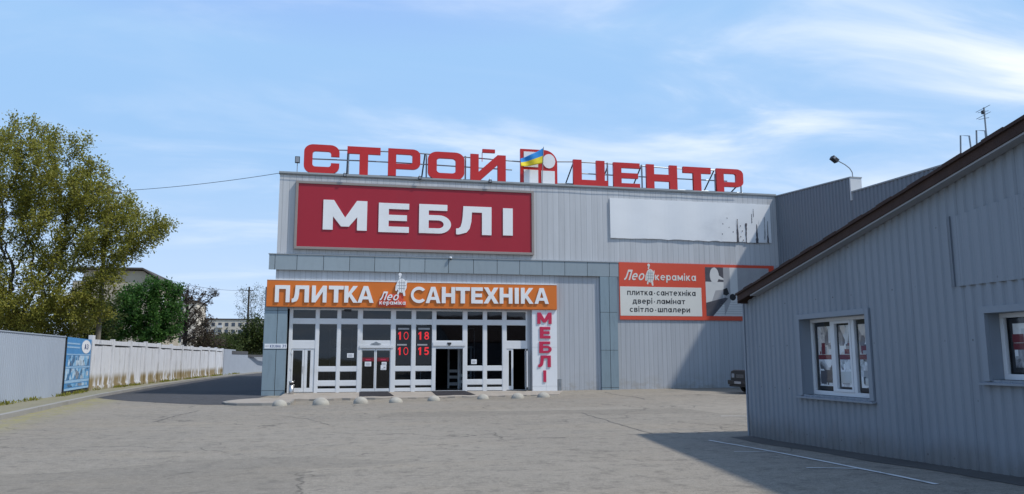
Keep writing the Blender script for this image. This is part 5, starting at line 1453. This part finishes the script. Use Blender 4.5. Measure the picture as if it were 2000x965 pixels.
# dense green elder clump
def bushy(name, label, boxes_, Y, leafm, per, lsize, base, seed, barkm, spread=.16, r_base=.12, cat='shrub', thin=.05, lean=(0, 0, 1), trunk_h=.6, step=.3, keep=1., kill=.4, shoots=0):
    rs2 = np.random.default_rng(seed); a = []
    for px, py, rx, rzz, n in boxes_:
        c = at(px, py, Y); a.extend(ell(n, (c.x, c.y, c.z), (rx, max(.6, rx*.85), rzz), rs2, .3))
    b = at(base, 690, Y)
    return tree(name, label, (b.x, Y, 0), a, trunk_h, lean, .009, r_base, leafm, barkm, per, spread, lsize, step=step, seed=seed, thin=thin, shoots=shoots, cat=cat, keep=keep, kill=kill, tn='trunk' if cat == 'tree' else 'stem')
bushy('green_shrub', 'dense deep green bushy tree behind the white concrete fence', [(235, 630, 1.7, 1.5, 150), (280, 600, 1.7, 1.6, 170), (325, 610, 1.3, 1.6, 140), (300, 645, 2.2, 1.1, 150), (338, 575, .6, 1.0, 60), (310, 570, .9, .9, 80), (262, 575, 1.0, .9, 70), (215, 650, 1.3, .9, 80)], 64,
      M['leaf_dark'], 40, .2, 285, 5, M['bark'], .17, .14, kill=.45, shoots=60)
bushy('small_shrub', 'light green ragged shrub under the spreading tree beside the pole', [(185, 640, 1.3, 1.0, 90), (165, 655, 1.2, .8, 60), (215, 610, .9, 1.1, 60)], 52, M['leaf_mid'], 24, .2, 190, 8, M['bark'], .18)
bushy('small_shrub', 'olive shrub thicket under the spreading tree just above the sheet fence', [(20, 625, 2.2, 1.2, 150), (-40, 610, 2.2, 1.5, 110), (75, 630, 1.8, 1.1, 130), (125, 632, 1.6, 1.2, 120), (160, 610, 1.2, 1.2, 80)], 49,
      M['leaf_olive'], 44, .15, 70, 18, M['bark'], .2)
# bare pollarded tree with knobbly purple brown tufts
PT = thing('pollarded_tree', (at(362, 690, 74).x, 74, 0), 'nearly bare pollarded tree with purple brown tufts beyond the concrete fence', 'tree')
m = MB(); tips = []
def P_(px, py, dy=0): return at(px, py, 74+dy)
trunkp = [Vector((at(362, 690, 74).x, 74, 0)), P_(361, 660), P_(363, 625), P_(366, 600), P_(364, 580), P_(366, 566)]
m.tube(trunkp, [.2, .17, .14, .12, .1, .07], 8)
br = [[(362, 650), (352, 625), (350, 600), (353, 575)], [(363, 632), (380, 612), (398, 594), (416, 580), (421, 567)], [(364, 612), (378, 596), (390, 585), (398, 577)], [(361, 645), (375, 632), (384, 622), (392, 616)], [(363, 600), (372, 586), (378, 572)],
      [(362, 662), (352, 650), (346, 636)], [(362, 668), (378, 658), (396, 648)], [(366, 590), (358, 578), (356, 568)]]
rs2 = np.random.default_rng(9)
for b in br:
    P = [P_(x, y, i*rs2.uniform(-.5, .5)) for i, (x, y) in enumerate(b)]
    m.tube(P, [.085 - .055*i/(len(P)-1) for i in range(len(P))], 6)
    for i in range(len(P)-1):
        for _ in range(9):
            q = P[i].lerp(P[i+1], rs2.random()); e = q + Vector(rs2.normal(0, .3, 3)) + Vector((0, 0, .12)); m.tube([q, e], [.018, .008], 4); tips.append((e, i))
    tips.append((P[-1], 3)); tips.append((P[-1], 3))
for _ in range(40):
    q = trunkp[1].lerp(trunkp[-1], rs2.random()); e = q + Vector(rs2.normal(0, .4, 3)); m.tube([q, e], [.02, .008], 4); tips.append((e, 1))
m.build('trunk', M['bark'], PT)
pts = np.concatenate([np.array(t[0]) + rs2.normal(0, .1, (18, 3)) for t in tips]); leaves('crown', pts, rs2.normal(0, 1, pts.shape), .15, M['leaf_brown'], PT, 4)
# tree with airy top at the end of the lane and scrub around it
bushy('airy_tree', 'thin twigged tree with an airy top beside the left edge of the store', [(492, 600, 2.0, 2.3, 220), (480, 575, 1.6, 1.3, 110), (505, 575, 1.5, 1.6, 110), (470, 612, 1.2, 1.0, 70)], 118, M['leaf_grey'], 11, .16, 490, 12, M['bark'], .22, .2, 'tree', .04, trunk_h=4.5, step=.4, keep=.6)
bushy('scrub', 'dense mid green scrub at the end of the lane beside the store', [(505, 650, 2.6, 2.4, 220), (480, 665, 2.6, 1.7, 180), (520, 660, 2.0, 2.2, 120), (465, 672, 1.6, 1.2, 70)], 116, M['leaf_mid'], 28, .34, 498, 13, M['bark'], .32, .15, step=.45, kill=.6)
bushy('scrub', 'purple brown scrub just right of the pollarded tree', [(395, 660, 1.7, 1.6, 110), (412, 668, 1.7, 1.1, 90), (380, 668, 1.4, 1.2, 70), (400, 640, 1.2, 1.3, 60)], 92, M['leaf_brown'], 20, .26, 400, 14, M['bark'], .25, step=.4, kill=.5)
bushy('scrub', 'low grey green scrub beyond the fence below the apartment block', [(430, 668, 3.0, 1.5, 170), (455, 672, 3.0, 1.3, 150), (410, 675, 2.6, 1.0, 90)], 125, M['leaf_grey'], 24, .36, 436, 15, M['bark'], .35, step=.5, kill=.65)
bushy('scrub', 'dark green scrub patch in the gap below the far apartment block', [(415, 672, 2.2, .9, 80), (440, 675, 2.4, .9, 90)], 105, M['leaf_mid'], 24, .3, 425, 16, M['bark'], .3, step=.45, kill=.55)
# distant belt of woodland
rs2 = np.random.default_rng(31); n = 26000
X_ = rs2.uniform(-200, 60, n); Y_ = 330 + rs2.normal(0, 12, n); H_ = 5 + 3*np.sin(X_*.11) + 2*np.sin(X_*.31+1) + rs2.normal(0, .6, n)
Z_ = rs2.random(n)**.7*np.maximum(H_, 2)
o = leaves('woodland', np.stack([X_, Y_, Z_], 1), rs2.normal(0, 1, (n, 3)), 1.5, M['leaf_grey'], None, 6, .8); tag(o, kind='stuff')
# grass and weeds along the fence foot
rs2 = np.random.default_rng(41); n = 5000
yy = rs2.uniform(20, 92, n); gap = np.sin(yy*1.7)+np.sin(yy*.63+1)+rs2.normal(0, .7, n); yy = yy[gap > .2]; n = len(yy)
xx = np.array([fx(t) for t in yy]) + .12 + np.abs(rs2.normal(0, .12, n))
P = np.stack([xx, yy, np.full(n, .12)], 1); D = rs2.normal(0, .35, (n, 3)); D[:, 2] = 1.1
o = leaves('grass', P, D, .16, M['leaf_olive'], None, 7, .25); tag(o, kind='stuff')

# ================================================================== FAR BUILDINGS, POLE, WIRES
HS = thing('house', (-24, 95, 0), 'tan rendered house with a dark low gable roof half hidden behind the trees', 'house')
hx0, hx1, hy0, hy1 = -29.0, -20.3, 93, 106
m = MB(); m.box(hx0, hx1, hy0, hy1, -.2, 10.3); m.prism([(hx0+1, hy0+.002, 10.3), (hx1, hy0+.002, 10.3), (-21.9, hy0+.002, 11.5), (hx0+1, hy0+.002, 11.5)], (0, 12.9, 0)); m.build('wall', M['stucco'], HS)
m = MB(); rp = [(hx0-.3, 11.55), (-21.9, 11.62), (hx1+.5, 10.3), (hx1+.5, 10.45), (-21.9, 11.82), (hx0-.3, 11.75)]
m.prism([(x, hy0-.5, z) for x, z in rp], (0, 14, 0)); m.build('roof', M['slate'], HS)
for x in (-27.5, -25.0, -22.3):
    for z in (2.2, 5.4):
        m = MB(); m.box(x-.55, x+.55, hy0-.03, hy0+.001, z-.7, z+.7); wo = m.build('window', M['white'], HS)
        m = MB(); m.box(x-.47, x-.03, hy0-.045, hy0-.031, z-.62, z+.62); m.box(x+.03, x+.47, hy0-.045, hy0-.031, z-.62, z+.62); m.build('pane', M['aptwin'], wo)
for y in (96, 100, 104):
    m = MB(); m.box(hx1-.001, hx1+.03, y-.6, y+.6, 7.6, 9); m.build('window', M['white'], HS)
a, b = at(396, 624, 350), at(472, 640, 350)
AP = thing('apartment_block', ((a.x+b.x)/2, 350, 0), 'pale far apartment block with rows of small dark windows above the scrub', 'apartment block')
x0, x1 = a.x, b.x + 16; zt = at(430, 624.5, 350).z
m = MB(); m.box(x0, x1, 350, 362, -.5, zt); m.build('wall', M['aptwall'], AP)
m = MB(); m.box(x0-.3, x1+.3, 349.7, 362.3, zt, zt+.5); m.build('roof', M['slate'], AP)
for f_ in range(6):
    z = zt - 2.0 - f_*2.9
    for i in range(int((x1-x0)/2.7)):
        x = x0 + 1.6 + i*2.7
        if (i % 4) == 2:
            m = MB(); m.box(x-1.1, x+1.1, 348.7, 349.99, z-1.4, z-.4); m.build('balcony', M['wingend'], AP)
        m = MB(); m.box(x-.7, x+.7, 349.93, 349.99, z-.75, z+.75); m.build('window', M['aptwin'], AP)
a2 = at(345, 590, 180); b2 = at(352, 640, 180)
HB = thing('apartment_block', (-36, 180, 0), 'pale plastered building glimpsed between the dark green tree and the pollarded tree', 'apartment block')
xa = at(318, 600, 180).x; xb = at(384, 600, 180).x; zt = at(350, 590, 180).z
m = MB(); m.box(xa, xb, 180, 192, -.5, zt); m.build('wall', M['aptwall'], HB)
m = MB(); m.box(xa-.3, xb+.3, 179.7, 192.3, zt, zt+.35); m.build('roof', M['slate'], HB)
for f_ in range(4):
    for i in range(int((xb-xa)/2.4)):
        x = xa+1.2+i*2.4; z = zt-1.9-f_*3
        m = MB(); m.box(x-.5, x+.5, 179.93, 179.99, z-.7, z+.7); m.build('window', M['aptwin'], HB)
# utility pole and wires
p = at(203, 500, 46.8); PT_ = at(205, 362, 46.8)
UP = thing('utility_pole', (p.x, 46.8, 0), 'slim weathered utility pole standing behind the fence among the trees', 'utility pole')
m = MB(); m.tube([(p.x, 46.8, -.2), (p.x, 46.8, PT_.z)], [.15, .09], 10); m.build('post', M['pole'], UP)
m = MB(); m.box(p.x-.7, p.x+.7, 46.75, 46.84, PT_.z-.45, PT_.z-.36); m.build('crossarm', M['pole'], UP)
for dx in (-.6, .6):
    m = MB(); m.lathe((p.x+dx, 46.8, PT_.z-.36), [(.03, 0), (.05, .04), (.03, .1)], 8); m.build('insulator', M['plate'], UP)
def wire(p, q, sag, label, r=.014):
    P = [Vector(p).lerp(Vector(q), t) - Vector((0, 0, sag*4*t*(1-t))) for t in np.linspace(0, 1, 22)]
    m = MB(); m.tube(P, r, 4); o = m.build('overhead_wire', M['steeldark']); tag(o, label, 'wire')
wire((p.x+.6, 46.8, PT_.z-.28), (XL+.1, YW+.1, ZT+.05), .12, 'thin overhead wire from the utility pole to the left roof corner of the store')
q0 = at(505, 625, 117); UP2 = thing('utility_pole', (at(481, 690, 117).x, 117, 0), 'dark wooden pole standing in the scrub at the end of the lane', 'utility pole')
zq = at(481, 560, 117).z; m = MB(); m.tube([(UP2.location.x, 117, -.2), (UP2.location.x, 117, zq)], [.2, .12], 8); m.build('post', M['bark'], UP2)
m = MB(); m.box(UP2.location.x-.6, UP2.location.x+.6, 116.95, 117.05, zq-.6, zq-.5); m.build('crossarm', M['bark'], UP2)
wire((UP2.location.x, 117, zq-.5), (hx1, 94, 10.9), .5, 'thin far wire between the tan house and the pole in the scrub', .018)
